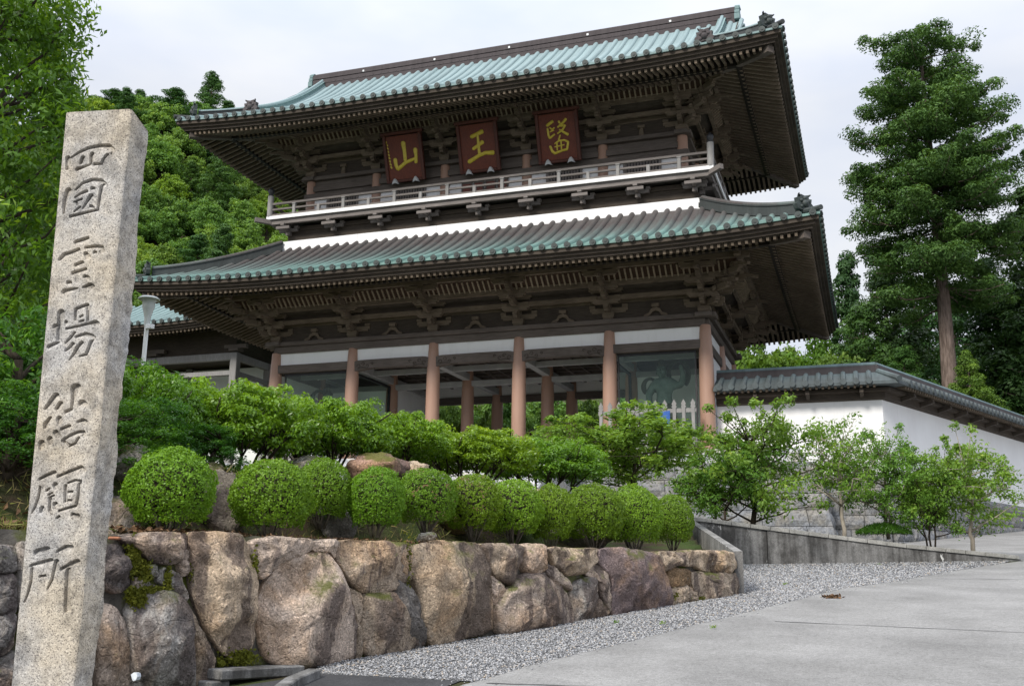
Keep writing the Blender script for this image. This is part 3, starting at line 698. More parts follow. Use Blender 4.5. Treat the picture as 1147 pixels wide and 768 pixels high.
# ------------------------------------------------------------------ temple gate
XC, YC, ZP = -13.5, 38.68, 5.6
gate = empty('temple_gate', (XC, YC, ZP), 'two storey wooden temple gate with green copper tile roofs on terracotta columns', 'temple gate')
def W3(u, v, z): return np.array([XC+u, YC+v, z])
SIDES = {0: lambda a, d, hl, hw: (a, -hw+d), 1: lambda a, d, hl, hw: (hl-d, a), 2: lambda a, d, hl, hw: (-a, hw-d), 3: lambda a, d, hl, hw: (-hl+d, -a)}
def rot_pts(P, k):
    P = np.asarray(P, float).copy()
    for _ in range(k): P = np.stack([-P[..., 1], P[..., 0], P[..., 2]], -1)
    return P
class Roof:
    def __init__(s, c, hl, hw, z0, p1, p2, L, Lq, topd, gable=None, side_top=None, ohang=4.0):
        s.c, s.hl, s.hw, s.z0, s.p1, s.p2, s.L, s.Lq, s.topd, s.gable, s.side_top, s.ohang = c, hl, hw, z0, p1, p2, L, Lq, topd, gable, side_top, ohang
    def prof(s, d): return s.p1*d+s.p2*d*d
    def lift(s, q, d): return s.L*np.clip(1-q/s.Lq, 0, 1)**2.1*np.clip(1-d/5., 0, 1)
    def half(s, k): return s.hl if k % 2 == 0 else s.hw
    def dmax(s, k, a):
        h = s.half(k); q = h-abs(a)
        if s.gable is None: return min(s.topd, q)
        if k % 2 == 0: return s.topd if abs(a) <= s.gable else q
        return min(s.side_top, q)
    def pt(s, k, a, d, dz=0.):
        u, v = SIDES[k](a, d, s.hl, s.hw); q = s.half(k)-np.abs(a)
        return np.array([s.c[0]+u, s.c[1]+v, s.z0+s.prof(d)+s.lift(q, d)+dz])
    def under(s, k, a, d, dz=0., slope=.33, z_in=-.50):
        u, v = SIDES[k](a, d, s.hl, s.hw); q = s.half(k)-np.abs(a)
        return np.array([s.c[0]+u, s.c[1]+v, s.z0+z_in+slope*(d-.3)+s.lift(q, d)+dz])
    def build(s, root, mroof, mtrim, mridge, pitch=.43, nd=9, sides=(0, 1, 2, 3), rafter=True):
        bat_ = MB(); sheet_ = MB(); discs = MB(); fas = MB(); raf = MB(); sof = MB()
        for k in sides:
            h = s.half(k)
            aa = np.unique(np.round(np.concatenate([np.linspace(-h, h, 41), [-(s.gable or 0), (s.gable or 0), -(s.gable or 0)-.001, (s.gable or 0)+.001] if (s.gable and k % 2 == 0) else []]), 4))
            G = np.array([[s.pt(k, a, t*max(s.dmax(k, a), 1e-3)) for t in np.linspace(0, 1, nd)] for a in aa]); sheet_.grid(G)
            n = int(round(2*h/pitch)); pa = (np.arange(n)-(n-1)/2)*2*h/n
            for a in pa:
                dm = s.dmax(k, a)-.02
                if dm < .12: continue
                dd = np.linspace(-.03, dm, nd); C = np.array([s.pt(k, a, d) for d in dd])
                dirv = (s.pt(k, a+.01, .5)-s.pt(k, a-.01, .5)); dirv[2] = 0; dirv /= np.linalg.norm(dirv)
                r = .105; th = np.linspace(0, math.pi, 6)
                V = np.array([[c+dirv*r*math.cos(t)+np.array([0, 0, r*1.1*math.sin(t)+.004]) for t in th] for c in C]); sheet_.grid(V)
                inw = s.pt(k, a, .5)-s.pt(k, a, 0.); inw[2] = 0; inw /= np.linalg.norm(inw)
                th = np.arange(10)*2*math.pi/10; c0 = C[0]+[0, 0, .015]
                ring0 = np.array([c0-inw*.035+dirv*.108*math.cos(t)+np.array([0, 0, .108*math.sin(t)]) for t in th]); ring1 = ring0+inw*.08
                mid = c0-inw*.012+(ring0-c0+inw*.035)*.72
                mid2 = c0-inw*.035+(ring0-c0+inw*.035)*.78
                discs.prism(ring0[::-1], ring1[::-1])
                # raised rim detail: small boss
                boss = np.array([c0-inw*.05+dirv*.045*math.cos(t)+np.array([0, 0, .045*math.sin(t)]) for t in th]); discs.prism(boss[::-1], (boss+inw*.03)[::-1])
            # eave edge: copper drip band and two dark fascia boards following the curve
            ae = np.linspace(-h, h, 61)
            def band(mb, d0, d1, z0_, z1_):
                m0 = np.clip(ae, -(h-d0), h-d0); m1 = np.clip(ae, -(h-d1), h-d1)
                A = np.array([s.pt(k, a, 0)+0 for a in ae])
                def at_(a, d, z): 
                    u, v = SIDES[k](a, d, s.hl, s.hw); return np.array([s.c[0]+u, s.c[1]+v, s.z0+s.lift(h-abs(a)-0*d, 0)+z])
                mb.grid(np.array([[at_(a, d0, z1_) for a in m0], [at_(a, d0, z0_) for a in m0], [at_(a, d1, z0_) for a in m1]]), flip=False)
            band(sheet_, .0, .1, -.07, .0)
            band(fas, .05, .22, -.20, -.06); band(fas, .16, .34, -.30, -.19); band(fas, .26, .5, -.40, -.29)
            if rafter:
                # soffit boards and two tiers of rafters
                aa2 = np.linspace(-h, h, 31)
                G = np.array([[s.under(k, np.clip(a, -(h-d), h-d), d, .10) for d in (.3, 1.2, 2., 3., s.ohang+.2)] for a in aa2]); sof.grid(G, flip=True)
                nr = int(round(2*h/(.215 if k % 2 == 0 else .30))); 
                for a in (np.arange(nr)-(nr-1)/2)*2*h/nr:
                    q = h-abs(a)
                    if q < .55: continue
                    d1 = min(1.75, q-.1)
                    if d1 > .5: raf.beam(s.under(k, a, .34, .02), s.under(k, a, d1, .02), .085, .11)
                    d2 = min(s.ohang+.1, q-.12)
                    if d2 > 1.75: raf.beam(s.under(k, a, 1.5, -.10), s.under(k, a, d2, -.10), .09, .12)
                # board carrying the flying rafters
                ab = np.linspace(-(h-1.5), h-1.5, 25)
                for a0, a1 in zip(ab[:-1], ab[1:]): bat_.beam(s.under(k, a0, 1.6, -.06), s.under(k, a1, 1.6, -.06), .20, .20)
        nf_ = len(sheet_.f); sheet_.add(np.concatenate(discs.v), discs.f); tr_ = sheet_.build('tile_roof', mroof, root, smooth=True)
        tr_.data.materials.append(MATS['eave_disc'])      # round tile ends belong to the tile pattern
        for p_ in list(tr_.data.polygons)[nf_:]: p_.material_index = 1
        fas.build('eave_fascia', 'wood_eave', root)
        if rafter:
            sof.build('eave_soffit', 'wood_black', root); bat_.build('eave_batten', 'wood_black', root); raf.build('rafters', 'wood_rafter', root)
            for su, sv in ((1, -1), (-1, -1), (1, 1), (-1, 1)):
                def hp(d, dz): return np.array([s.c[0]+su*(s.hl-d), s.c[1]+sv*(s.hw-d), s.z0-.50+.33*(d-.3)+s.L*np.clip(1-d/s.Lq, 0, 1)**2.1*np.clip(1-d/5, 0, 1)+dz])
                mb = MB(); ds = [.62, 1.2, 2., 3., s.ohang+.1]
                for d0, d1 in zip(ds[:-1], ds[1:]): mb.beam(hp(d0, -.04), hp(d1, -.04), .2, .26)
                e = hp(.42, -.0); mb.beam(hp(.68, -.02), e, .26, .30)
                mb.build('hip_rafter', 'wood_grey', root)
    def ridge(s, root, k_pts, w_, h_, mridge, mtop, name='hip_ridge', tile=True):
        """stacked ridge along a list of points"""
        P = np.array(k_pts); mb = MB(); rows = []
        T = np.gradient(P, axis=0); T[:, 2] = 0; T /= np.linalg.norm(T, axis=1)[:, None]; Nn = np.stack([-T[:, 1], T[:, 0], 0*T[:, 0]], 1)
        for j, (ww, z0_, z1_) in enumerate(((w_, -.05, h_*.36), (w_*.72, h_*.36, h_*.72), (w_*.9, h_*.72, h_*.82))):
            c = [P-Nn*ww/2+[0, 0, z0_], P-Nn*ww/2+[0, 0, z1_], P+Nn*ww/2+[0, 0, z1_], P+Nn*ww/2+[0, 0, z0_]]
            mb.grid(np.array(c), flip=True); 
            for e in (0, -1): mb.add([x[e] for x in c], [(0, 1, 2, 3)])
        o = mb.build(name, mridge, root)
        t = MB(); t.tube(P+[0, 0, h_*.88], .085, 8); t.build('ridge_roll', mtop, o, smooth=True)
        return o
def oni(root, p, n, sc_=1., mat='copper_ridge'):
    """carved demon tile closing a ridge: lobed plate, brow, snout and horns"""
    n = np.asarray(n, float); n /= np.linalg.norm(n); t = np.array([-n[1], n[0], 0]); up = np.array([0, 0, 1.])
    out = [(-.34, -.12), (-.40, .05), (-.30, .14), (-.33, .30), (-.20, .30), (-.17, .44), (0, .40), (.17, .44), (.20, .30), (.33, .30), (.30, .14), (.40, .05), (.34, -.12), (.16, -.16), (0, -.10), (-.16, -.16)]
    A = np.array([p+t*a*sc_+up*b*sc_+n*.10*sc_ for a, b in out]); B = np.array([p+t*a*1.06*sc_+up*b*1.04*sc_-n*.08*sc_ for a, b in out])
    mb = MB(); mb.prism(A, B)
    for a, b, r in ((0, .10, .15), (-.16, .20, .075), (.16, .20, .075), (-.15, -.02, .07), (.15, -.02, .07), (0, .30, .08)):
        prof = [(r*sc_*math.cos(x), r*.8*sc_*math.sin(x)) for x in np.linspace(0, math.pi/2*.96, 4)]
        th = np.arange(8)*2*math.pi/8; c = p+t*a*sc_+up*b*sc_+n*.10*sc_
        V = np.concatenate([[c+n*z+t*rr*math.cos(q)+up*rr*math.sin(q) for q in th] for rr, z in prof])
        F = [(i*8+j, i*8+(j+1) % 8, (i+1)*8+(j+1) % 8, (i+1)*8+j) for i in range(3) for j in range(8)]; mb.add(V, F)
    for sx in (-1, 1):
        mb.tube([p+t*sx*.14*sc_+up*.36*sc_, p+t*sx*.24*sc_+up*.44*sc_+n*.05, p+t*sx*.27*sc_+up*.46*sc_+n*.1], [.05*sc_, .04*sc_, .02*sc_], 6)
    return mb.build('ridge_end_tile', mat, root, smooth=True)

# ---- lower roof
LR = Roof((XC, YC), 12.65, 7.73, 12.07, .41, .0368, .31, 7., 4.12, ohang=4.1)
LR.build(gate, 'copper_lower', 'copper_trim', 'copper_ridge')
for su, sv in ((1, -1), (-1, -1), (1, 1), (-1, 1)):
    def cp(d): return np.array([XC+su*(LR.hl-d), YC+sv*(LR.hw-d), LR.z0+LR.prof(d)+LR.lift(d, d)+.02])
    LR.ridge(gate, [cp(d) for d in np.linspace(4.1, .62, 12)], .34, .40, 'copper_dark', 'copper_lower')
    n = np.array([su, sv, 0])/1.414; oni(gate, cp(.5)+[0, 0, .2], n, .85, 'eave_disc')
    mb = MB(); mb.tube([cp(.55)+[0, 0, .06], cp(.25)+[0, 0, .08], cp(-.04)+[0, 0, .11]], .085, 8); mb.build('corner_roll', 'copper_dark', gate, smooth=True)
# ---- upper roof
UR = Roof((XC, YC), 11.78, 6.86, 18.9, .42, .0365, .29, 7., 6.84, gable=9.85, side_top=2.62, ohang=4.05)
UR.build(gate, 'copper_upper', 'copper_trim', 'copper_ridge', nd=12)
zr = UR.z0+UR.prof(6.84)
mb = MB()
for w_, z0_, z1_ in ((.46, -.25, .22), (.38, .22, .27), (.44, .27, .42), (.34, .42, .50)):
    xs = np.linspace(-9.6, 9.6, 21); c = []
    for sy, zz in ((-1, z0_), (-1, z1_), (1, z1_), (1, z0_)): c.append([W3(x, sy*w_/2, zr+zz+.03*(abs(x)/9.75)**3) for x in xs])
    mb.grid(np.array(c), flip=True)
    for e in (0, -1): mb.add([q[e] for q in c], [(0, 1, 2, 3)])
# tile courses of the ridge, and small crests
for x in np.arange(-9.5, 9.5, .38): mb.span(XC+x, XC+x+.35, YC-.247, YC+.247, zr+.04, zr+.12)
ro = mb.build('main_ridge', 'copper_ridge', gate)
mb = MB(); mb.tube([W3(x, 0, zr+.52+.03*(abs(x)/9.75)**3) for x in np.linspace(-9.66, 9.66, 21)], .10, 8); mb.build('ridge_roll', 'copper_ridge', ro, smooth=True)
mb = MB()
for x in np.arange(-7, 7.1, 3.5): mb.lathe([(.05, -.02), (.05, .02)], (0, 0, 0), 10) if False else mb.box(W3(x, -.225, zr+.345), (.09, .03, .09))
mb.build('ridge_crest', 'silver_metal', ro)
for sx in (1, -1):
    mb = MB()
    for k_, (h0, h1, ww) in enumerate(((-.1, .18, .30), (.18, .36, .26), (.36, .54, .22))): mb.box(W3(sx*9.70, 0, zr+(h0+h1)/2+.04), (.22-.02*k_, ww*2, h1-h0-.02))
    mb.tube([W3(sx*9.62, 0, zr+.54), W3(sx*9.82, 0, zr+.58)], [.16, .12], 10)
    mb.build('ridge_cap', 'copper_trim', gate, bevel=.02)
    # descending ridges, verge rolls, bargeboards, gable wall
    for sv in (-1, 1):
        def fp(u, d, dz=.0): return np.array([XC+sx*u, YC+sv*(UR.hw-d), UR.z0+UR.prof(d)+UR.lift(UR.hl-u, d)+dz])
        UR.ridge(gate, [fp(9.1, d, .02) for d in np.linspace(6.7, 1.35, 12)], .34, .34, 'copper_trim', 'copper_upper', 'descending_ridge')
        oni(gate, fp(9.1, 1.2, .24), np.array([0, sv, 0]), .85, 'copper_ridge')
        mb = MB(); mb.tube([fp(9.86, d, .04) for d in np.linspace(6.7, 1.95, 10)], .10, 8)
        mb.build('verge_roll', 'copper_upper', gate, smooth=True)
        mb = MB(); dl = np.linspace(6.75, 1.9, 9)
        for d0, d1 in zip(dl[:-1], dl[1:]): mb.beam(fp(9.74, d0, -.26), fp(9.74, d1, -.26), .09, .40)
        mb.build('bargeboard', 'wood_eave', gate)
        def cp2(d): return np.array([XC+sx*(UR.hl-d), YC+sv*(UR.hw-d), UR.z0+UR.prof(d)+UR.lift(d, d)+.02])
        UR.ridge(gate, [cp2(d) for d in np.linspace(2.55, .62, 9)], .30, .34, 'copper_dark', 'copper_upper')
        oni(gate, cp2(.5)+[0, 0, .2], np.array([sx, sv, 0]), .85, 'eave_disc')
        mb = MB(); mb.tube([cp2(.55)+[0, 0, .06], cp2(.25)+[0, 0, .08], cp2(-.04)+[0, 0, .11]], .085, 8); mb.build('corner_roll', 'copper_dark', gate, smooth=True)
    mb = MB(); hv = UR.hw-2.5
    A = [W3(sx*9.2, -hv, UR.z0+UR.prof(2.5)-.1), W3(sx*9.2, hv, UR.z0+UR.prof(2.5)-.1), W3(sx*9.2, 0, zr-.2)]
    mb.prism(A, [a-np.array([sx*.15, 0, 0]) for a in A]); mb.build('gable_wall', 'wood_grey', gate)

# ---- columns
UB = [-8.5+3.4*i for i in range(6)]; VB = [-3.58, 0., 3.58]
mb = MB(); mb.lathe([(.235, 0), (.262, .05), (.262, 1.6), (.25, 3.2), (.212, 4.05), (.19, 4.44), (.178, 4.47)], (0, 0, 0), 24); ORGsave = mb
cme = None
def column(u, v):
    global cme
    if cme is None:
        V = np.concatenate(ORGsave.v); cme = bpy.data.meshes.new('column'); cme.from_pydata(V.tolist(), [], ORGsave.f); cme.update()
        o = link('column', cme, 'column_paint', gate, smooth=True)
    else:
        o = bpy.data.objects.new('column', cme); COL.objects.link(o); o.parent = gate
    o.location = (u, v, .02); return o
for u in UB:
    for v in VB:
        if v == 0 and abs(u) < 2 and False: continue
        column(u, v)
mb = MB()
for u in UB:
    for v in VB: mb.lathe([(.46, -.02), (.46, .02), (.34, .06), (.30, .07)], W3(u, v, ZP), 18)
mb.build('base_stones', 'block_granite', gate, smooth=True)
# beams between the columns
def ring_beams(z0, z1, th, mat, name, hu=8.5, hv=3.58, out=0., sides=(0, 1, 2, 3)):
    for k in sides:
        mb = MB(); e = out if k % 2 == 0 else out-.004
        if k == 0: mb.span(XC-hu-e, XC+hu+e, YC-hv-th/2, YC-hv+th/2, z0, z1)
        if k == 2: mb.span(XC-hu-e, XC+hu+e, YC+hv-th/2, YC+hv+th/2, z0, z1)
        if k == 1: mb.span(XC+hu-th/2, XC+hu+th/2, YC-hv-e, YC+hv+e, z0+.003, z1-.003)
        if k == 3: mb.span(XC-hu-th/2, XC-hu+th/2, YC-hv-e, YC+hv+e, z0+.003, z1-.003)
        mb.build(name, mat, gate, bevel=.015)
ring_beams(10.33, 10.49, .58, 'wood_grey', 'top_plate', out=.42)
ring_beams(10.06, 10.325, .30, 'wood_grey', 'head_beam', out=.02)
# white panels and lower tie beams in each bay
for i in range(5):
    u0, u1 = UB[i]+.17, UB[i+1]-.17; um = (u0+u1)/2
    mb = MB(); mb.span(XC+u0, XC+u1, YC-3.60, YC-3.54, 9.55, 10.06); mb.build('white_panel', 'white_sheet', gate)
    mb = MB(); mb.span(XC+u0, XC+u1, YC+3.54, YC+3.60, 9.25, 10.06); mb.build('white_panel', 'plaster', gate)
    if i in (0, 4):
        mb = MB(); mb.span(XC+u0-.02, XC+u1+.02, YC-3.73, YC-3.43, 9.26, 9.58); mb.build('tie_beam', 'wood_grey', gate, bevel=.012)
    else:   # rainbow beam: arched underside, shaped ends with carved scrolls
        xs = np.linspace(u0-.03, u1+.03, 25); th_ = (xs-um)/(u1-u0)*2
        top = 9.585-.045*np.clip((np.abs(th_)-.86)/.14, 0, 1)**2+.012*np.cos(th_*1.5)
        bot = 9.165+.10*(1-np.abs(th_)**4)
        A = [(XC+x, YC-3.74, z) for x, z in zip(xs, top)]+[(XC+x, YC-3.74, z) for x, z in zip(xs[::-1], bot[::-1])]
        mb = MB(); mb.prism(A, [(a[0], a[1]+.30, a[2]) for a in A]); bo = mb.build('rainbow_beam', 'wood_grey', gate)
        for sx in (-1, 1):
            mb = MB()
            for j in range(4):
                cx, cz, r = um+sx*(1.36-.19*j), 9.38+(.05 if j % 2 else -.04), .085-.01*j
                t = np.linspace(0, 5.5, 14); mb.tube([(XC+cx+sx*r*(1-.1*q)*math.cos(q), YC-3.745, cz+r*(1-.1*q)*math.sin(q)) for q in t], .016, 5)
            t = np.linspace(0, 1, 8); mb.tube([(XC+um+sx*(1.40-.75*q), YC-3.745, 9.25+.05*math.sin(q*6)) for q in t], .016, 5); mb.build('carved_scroll', 'wood_eave', bo)
        pass
    mb = MB(); mb.span(XC+u0, XC+u1, YC+3.43, YC+3.73, 8.95, 9.245); mb.build('tie_beam', 'wood_grey', gate, bevel=.012)
for k, sx in ((1, 1), (3, -1)):
    for j in range(2):
        v0, v1 = VB[j]+.17, VB[j+1]-.17
        mb = MB(); mb.span(XC+sx*8.47, XC+sx*8.53, YC+v0, YC+v1, 9.585, 10.06); mb.build('white_panel', 'plaster', gate)
        mb = MB(); mb.span(XC+sx*8.38, XC+sx*8.62, YC+v0-.02, YC+v1+.02, 9.26, 9.582); mb.build('tie_beam', 'wood_grey', gate, bevel=.012)
        mb = MB(); mb.span(XC+sx*8.46, XC+sx*8.54, YC+v0-.04, YC+v1+.04, ZP, 9.257); mb.build('side_wall', 'plaster', gate)
# passage ceiling
mb = MB(); mb.span(XC-8.3, XC+8.3, YC-3.4, YC+3.4, 9.72, 9.80); ce = mb.build('ceiling', 'ceiling_wood', gate)
mb = MB()
for u in np.arange(-5.1, 5.2, .68): mb.span(XC+u-.04, XC+u+.04, YC-3.35, YC+3.35, 9.62, 9.715)
for v in np.arange(-3.2, 3.3, .68): mb.span(XC-5.2, XC+5.2, YC+v-.037, YC+v+.037, 9.625, 9.712)
mb.build('coffer_grid', 'wood_grey', ce)
for u in UB[1:5]:
    mb = MB(); mb.span(XC+u-.14, XC+u+.14, YC-3.42, YC+3.42, 9.28, 9.56); mb.build('cross_beam', 'ceiling_beam', gate, bevel=.01)
for v in (-.0,):
    mb = MB(); mb.span(XC-8.3, XC+8.3, YC+v-.12, YC+v+.12, 9.05, 9.272); mb.build('cross_beam', 'ceiling_beam', gate, bevel=.01)
mb = MB(); mb.span(XC-8.3, XC+8.3, YC-2.0, YC-1.86, 9.30, 9.50); mb.build('cross_beam', 'ceiling_beam', gate)
for u in (-3.4, 0., 3.4):
    mb = MB(); mb.box(W3(u+.4, -2.6, 9.56), (1.1, .3, .09)); mb.build('ceiling_lamp', 'lamp_enamel', gate, bevel=.02)
# guardian niches: back wall, inner glass side, front glass, frames
for sx in (-1, 1):
    ui = sx*5.1; ue = sx*8.42
    mb = MB(); mb.span(XC+min(ui, ue), XC+max(ui, ue), YC-.06, YC+.04, ZP, 9.05); mb.build('niche_back_wall', 'niche_plaster', gate)
    mb = MB(); mb.span(XC+ui-.05, XC+ui+.05, YC+.26, YC+3.4, ZP, 9.27); mb.build('passage_wall', 'plaster', gate)
    mb = MB()
    for v0, v1, z0, z1 in ((-3.25, -3.17, ZP, 9.2), (-.34, -.26, ZP, 9.2), (-3.17, -.34, 9.10, 9.19), (-3.17, -.34, 6.2, 6.3)): mb.span(XC+ui-.05, XC+ui+.05, YC+v0, YC+v1, z0, z1)
    fr = mb.build('glass_frame', 'dark_metal_and_shade', gate)
    mb = MB(); mb.span(XC+ui-.006, XC+ui+.006, YC-3.165, YC-.345, 6.305, 9.095); mb.build('glass_pane', 'niche_glass', fr)
    u0, u1 = min(ui, ue)+(.27 if sx > 0 else .3), max(ui, ue)-.27
    mb = MB()
    for a0, a1, z0, z1 in ((u0, u0+.05, ZP+.5, 9.25), (u1-.05, u1, ZP+.5, 9.25), (u0+.05, u1-.05, 9.17, 9.25), (u0+.05, u1-.05, ZP+.45, ZP+.55)): mb.span(XC+a0, XC+a1, YC-3.52, YC-3.46, z0, z1)
    fr = mb.build('glass_frame', 'dark_metal_and_shade', gate)
    mb = MB(); mb.span(XC+u0+.052, XC+u1-.052, YC-3.495, YC-3.485, ZP+.56, 9.165); mb.build('glass_pane', 'niche_glass', fr)
    mb = MB(); mb.span(XC+u0-.02, XC+u1+.02, YC-3.55, YC-3.2, ZP, ZP+.44); mb.build('niche_sill', 'wood_grey', gate)

# ---- bracket sets
def bracket_mb(corner=False):
    """local: outward -Y, base z 0; three steps out"""
    mb = MB()
    def masu(x, y, z, s=.20): s *= 1.25; mb.box((x, y, z+.07), (s, s, .10)); mb.box((x, y, z-.0), (s*.72, s*.72, .06))
    def arm(p0, p1, zc, w=.12, h=.17):
        w *= 1.35; h *= 1.2
        p0 = np.array([*p0, zc]); p1 = np.array([*p1, zc]); d = (p1-p0)/np.linalg.norm(p1-p0)
        mb.beam(p0+d*.07, p1-d*.07, w, h); mb.beam(p0+[0, 0, .035], p1+[0, 0, .035], w*.98, h*.58)
    mb.box((0, 0, .06), (.34, .34, .12), top=1.18); mb.box((0, 0, .19), (.42, .42, .16))
    dirs = [np.array([0, -1.])]
    if corner: dirs = [np.array([0, -1.]), np.array([1., 0]), np.array([.7071, -.7071])]
    for di, d in enumerate(dirs):
        t = np.array([d[1], -d[0]]); sl_ = 1.414 if di == 2 else 1.
        for k in range(3):
            o = .45*(k+1)*sl_; z = .36+.40*k
            arm(d*-.3, d*(o+.12), z)
            masu(*(d*o), z+.085)
            if di < 2 or not corner:
                for j in range(k+1):
                    c = d*.45*(j+1)*1.
                    L_ = .52+.10*((k+j) % 2)+.12*(k == 2)
                    arm(c-t*L_, c+t*L_, z+.24, .11, .15)
                    for q in (-L_+.10, 0, L_-.10): masu(*(c+t*q), z+.32, .17)
                arm(-t*.7, t*.7, z+.0, .11, .16)
                for q in (-.6, 0, .6): masu(*(t*q), z+.085, .17)
        # tail rafter nosing
        for k in (1, 2):
            o = (.45*(k+1)+.10)*sl_; a = np.array([*(d*(o-.5)), .60+.40*k]); b = np.array([*(d*(o+.42)), .40+.40*k]); mb.beam(a, b, .13, .16, h1=.09)
    return mb
bm_n, bm_c = bracket_mb(), bracket_mb(True)
def mesh_of(mb, name, mat):
    me = bpy.data.meshes.new(name); me.from_pydata(np.concatenate(mb.v).tolist(), [], mb.f); me.update(); me.materials.append(MATS[mat]); return me
BR_N, BR_C = mesh_of(bm_n, 'bracket_set', 'wood_bracket'), mesh_of(bm_c, 'corner_bracket_set', 'wood_bracket')
def bracket(u, v, z, rz, corner=False):
    o = bpy.data.objects.new('corner_bracket_set' if corner else 'bracket_set', BR_C if corner else BR_N); COL.objects.link(o); o.parent = gate; o.location = (u, v, z-ZP); o.rotation_euler.z = rz
def storey(us, hv, vs, z, hu):
    for u in us[1:-1]:
        bracket(u, -hv, z, 0); bracket(u, hv, z, math.pi)
    for v in vs[1:-1]:
        bracket(hu, v, z, math.pi/2); bracket(-hu, v, z, -math.pi/2)
    bracket(hu, -hv, z, 0, True); bracket(hu, hv, z, math.pi/2, True); bracket(-hu, hv, z, math.pi, True); bracket(-hu, -hv, z, -math.pi/2, True)
    for k in range(4):
        h, dpt = (hu, hv) if k % 2 == 0 else (hv, hu)
        def Q(a, o, zz): 
            if k == 0: return W3(a, -dpt-o, zz)
            if k == 1: return W3(dpt+o, a, zz)
            if k == 2: return W3(-a, dpt+o, zz)
            return W3(-dpt-o, -a, zz)
        jig = .002*k
        mb = MB()
        for o, zz in ((0, .70), (0, 1.10), (.45, .72), (.9, 1.12)): mb.beam(Q(-h-o-.25, o, z+zz+jig), Q(h+o+.25, o, z+zz+jig), .12, .16)
        mb.build('bracket_tie', 'wood_bracket', gate)
        mb = MB(); mb.beam(Q(-h-1.75, 1.36, z+1.66+jig*3), Q(h+1.75, 1.36, z+1.66+jig*3), .22, .26); mb.build('eave_purlin', 'wood_bracket', gate)
        mb = MB(); A = [Q(-h, .03, z+.0), Q(h, .03, z+.0), Q(h, .03, z+2.3), Q(-h, .03, z+2.3)]; B = [Q(-h, -.06, z), Q(h, -.06, z), Q(h, -.06, z+2.3), Q(-h, -.06, z+2.3)]
        mb.prism(A, B); mb.build('wall_board', 'wood_eave', gate)
        # inclined coving with ribs
        mb = MB(); A = [Q(-h-.95, .92, z+1.2), Q(h+.95, .92, z+1.2), Q(h+1.35, 1.33, z+1.56), Q(-h-1.35, 1.33, z+1.56)]
        mb.add(A, [(0, 1, 2, 3)]); mb.add([a+np.array([0, 0, .03]) for a in A], [(3, 2, 1, 0)]); cv = mb.build('coving', 'wood_coving', gate)
        mb = MB(); n = int((2*h+1.9)/.2)
        for a in np.linspace(-h-.9, h+.9, n): mb.beam(Q(a, .95, z+1.19), Q(a, 1.31, z+1.50), .055, .06)
        for o, zz in ((.93, 1.20),): mb.beam(Q(-h-.95, o, z+zz), Q(h+.95, o, z+zz), .05, .07)
        mb.build('coving_ribs', 'wood_light', cv)
        mb = MB(); mb.add([Q(-h-.45, .02, z+.83), Q(h+.45, .02, z+.83), Q(h+.9, .88, z+1.24), Q(-h-.9, .88, z+1.24)], [(0, 1, 2, 3)]); mb.build('soffit_board', 'wood_eave', gate)
def frog(u, v, z, k=0):
    """frog-leg strut between the brackets"""
    L = [(-.46, 0), (-.40, .10), (-.24, .16), (-.16, .30), (0, .36), (.16, .30), (.24, .16), (.40, .10), (.46, 0), (.34, .02), (.20, .06), (.12, .18), (0, .22), (-.12, .18), (-.20, .06), (-.34, .02)]
    mb = MB()
    A = [W3(u+a, v-.06, z+b) for a, b in L]; mb.prism(A, [p+np.array([0, .09, 0]) for p in A]); mb.box(W3(u, v-.02, z+.42), (.26, .16, .12)); mb.build('frog_leg_strut', 'wood_bracket', gate)
storey(UB, 3.58, VB, 10.49, 8.5)
for i in range(5): frog((UB[i]+UB[i+1])/2, -3.66, 10.49)
UU = [-7.78, -4.75, -1.72, 1.72, 4.75, 7.78]; UV = [-2.85, 0, 2.85]
storey(UU, 2.85, UV, 17.68, 7.78)
for i in (0, 1, 3, 4):
    u = (UU[i]+UU[i+1])/2
    mb = MB(); mb.box(W3(u, -2.92, 17.68+.18), (.20, .14, .36), top=.6); mb.box(W3(u, -2.92, 17.68+.40), (.26, .18, .10)); mb.build('strut', 'wood_bracket', gate)

# ---- waist between the roofs: white capping, timber skirt, balcony
for k, (x0, x1, y0, y1) in enumerate(((-8.53, 8.53, -3.64, -3.56), (-8.53, 8.53, 3.56, 3.64), (8.45, 8.53, -3.555, 3.555), (-8.53, -8.45, -3.555, 3.555))):
    n = 5 if k < 2 else 2
    for i in range(n):
        if k < 2: a0, a1 = x0+(x1-x0)*i/n, x0+(x1-x0)*(i+1)/n-.012; b0, b1 = y0, y1
        else: a0, a1 = x0, x1; b0, b1 = y0+(y1-y0)*i/n, y0+(y1-y0)*(i+1)/n-.012
        mb = MB(); mb.span(XC+a0, XC+a1, YC+b0, YC+b1, 14.30, 14.76); mb.build('white_capping', 'white_sheet', gate)
mb = MB()
for h, z0, z1 in ((0, 14.762, 15.05), (-.06, 15.05, 15.24), (.0, 15.24, 15.42)):
    for q in (0,): mb.span(XC-8.40-h, XC+8.40+h, YC-3.46-h, YC+3.46+h, z0, z1-.004)
mb.build('timber_skirt', 'wood_eave', gate)
HB, HV = 9.05, 4.13
mb = MB(); mb.span(XC-HB+.05, XC+HB-.05, YC-HV+.05, YC+HV-.05, 15.60, 15.70); fl = mb.build('balcony_floor', 'wood_rail', gate)
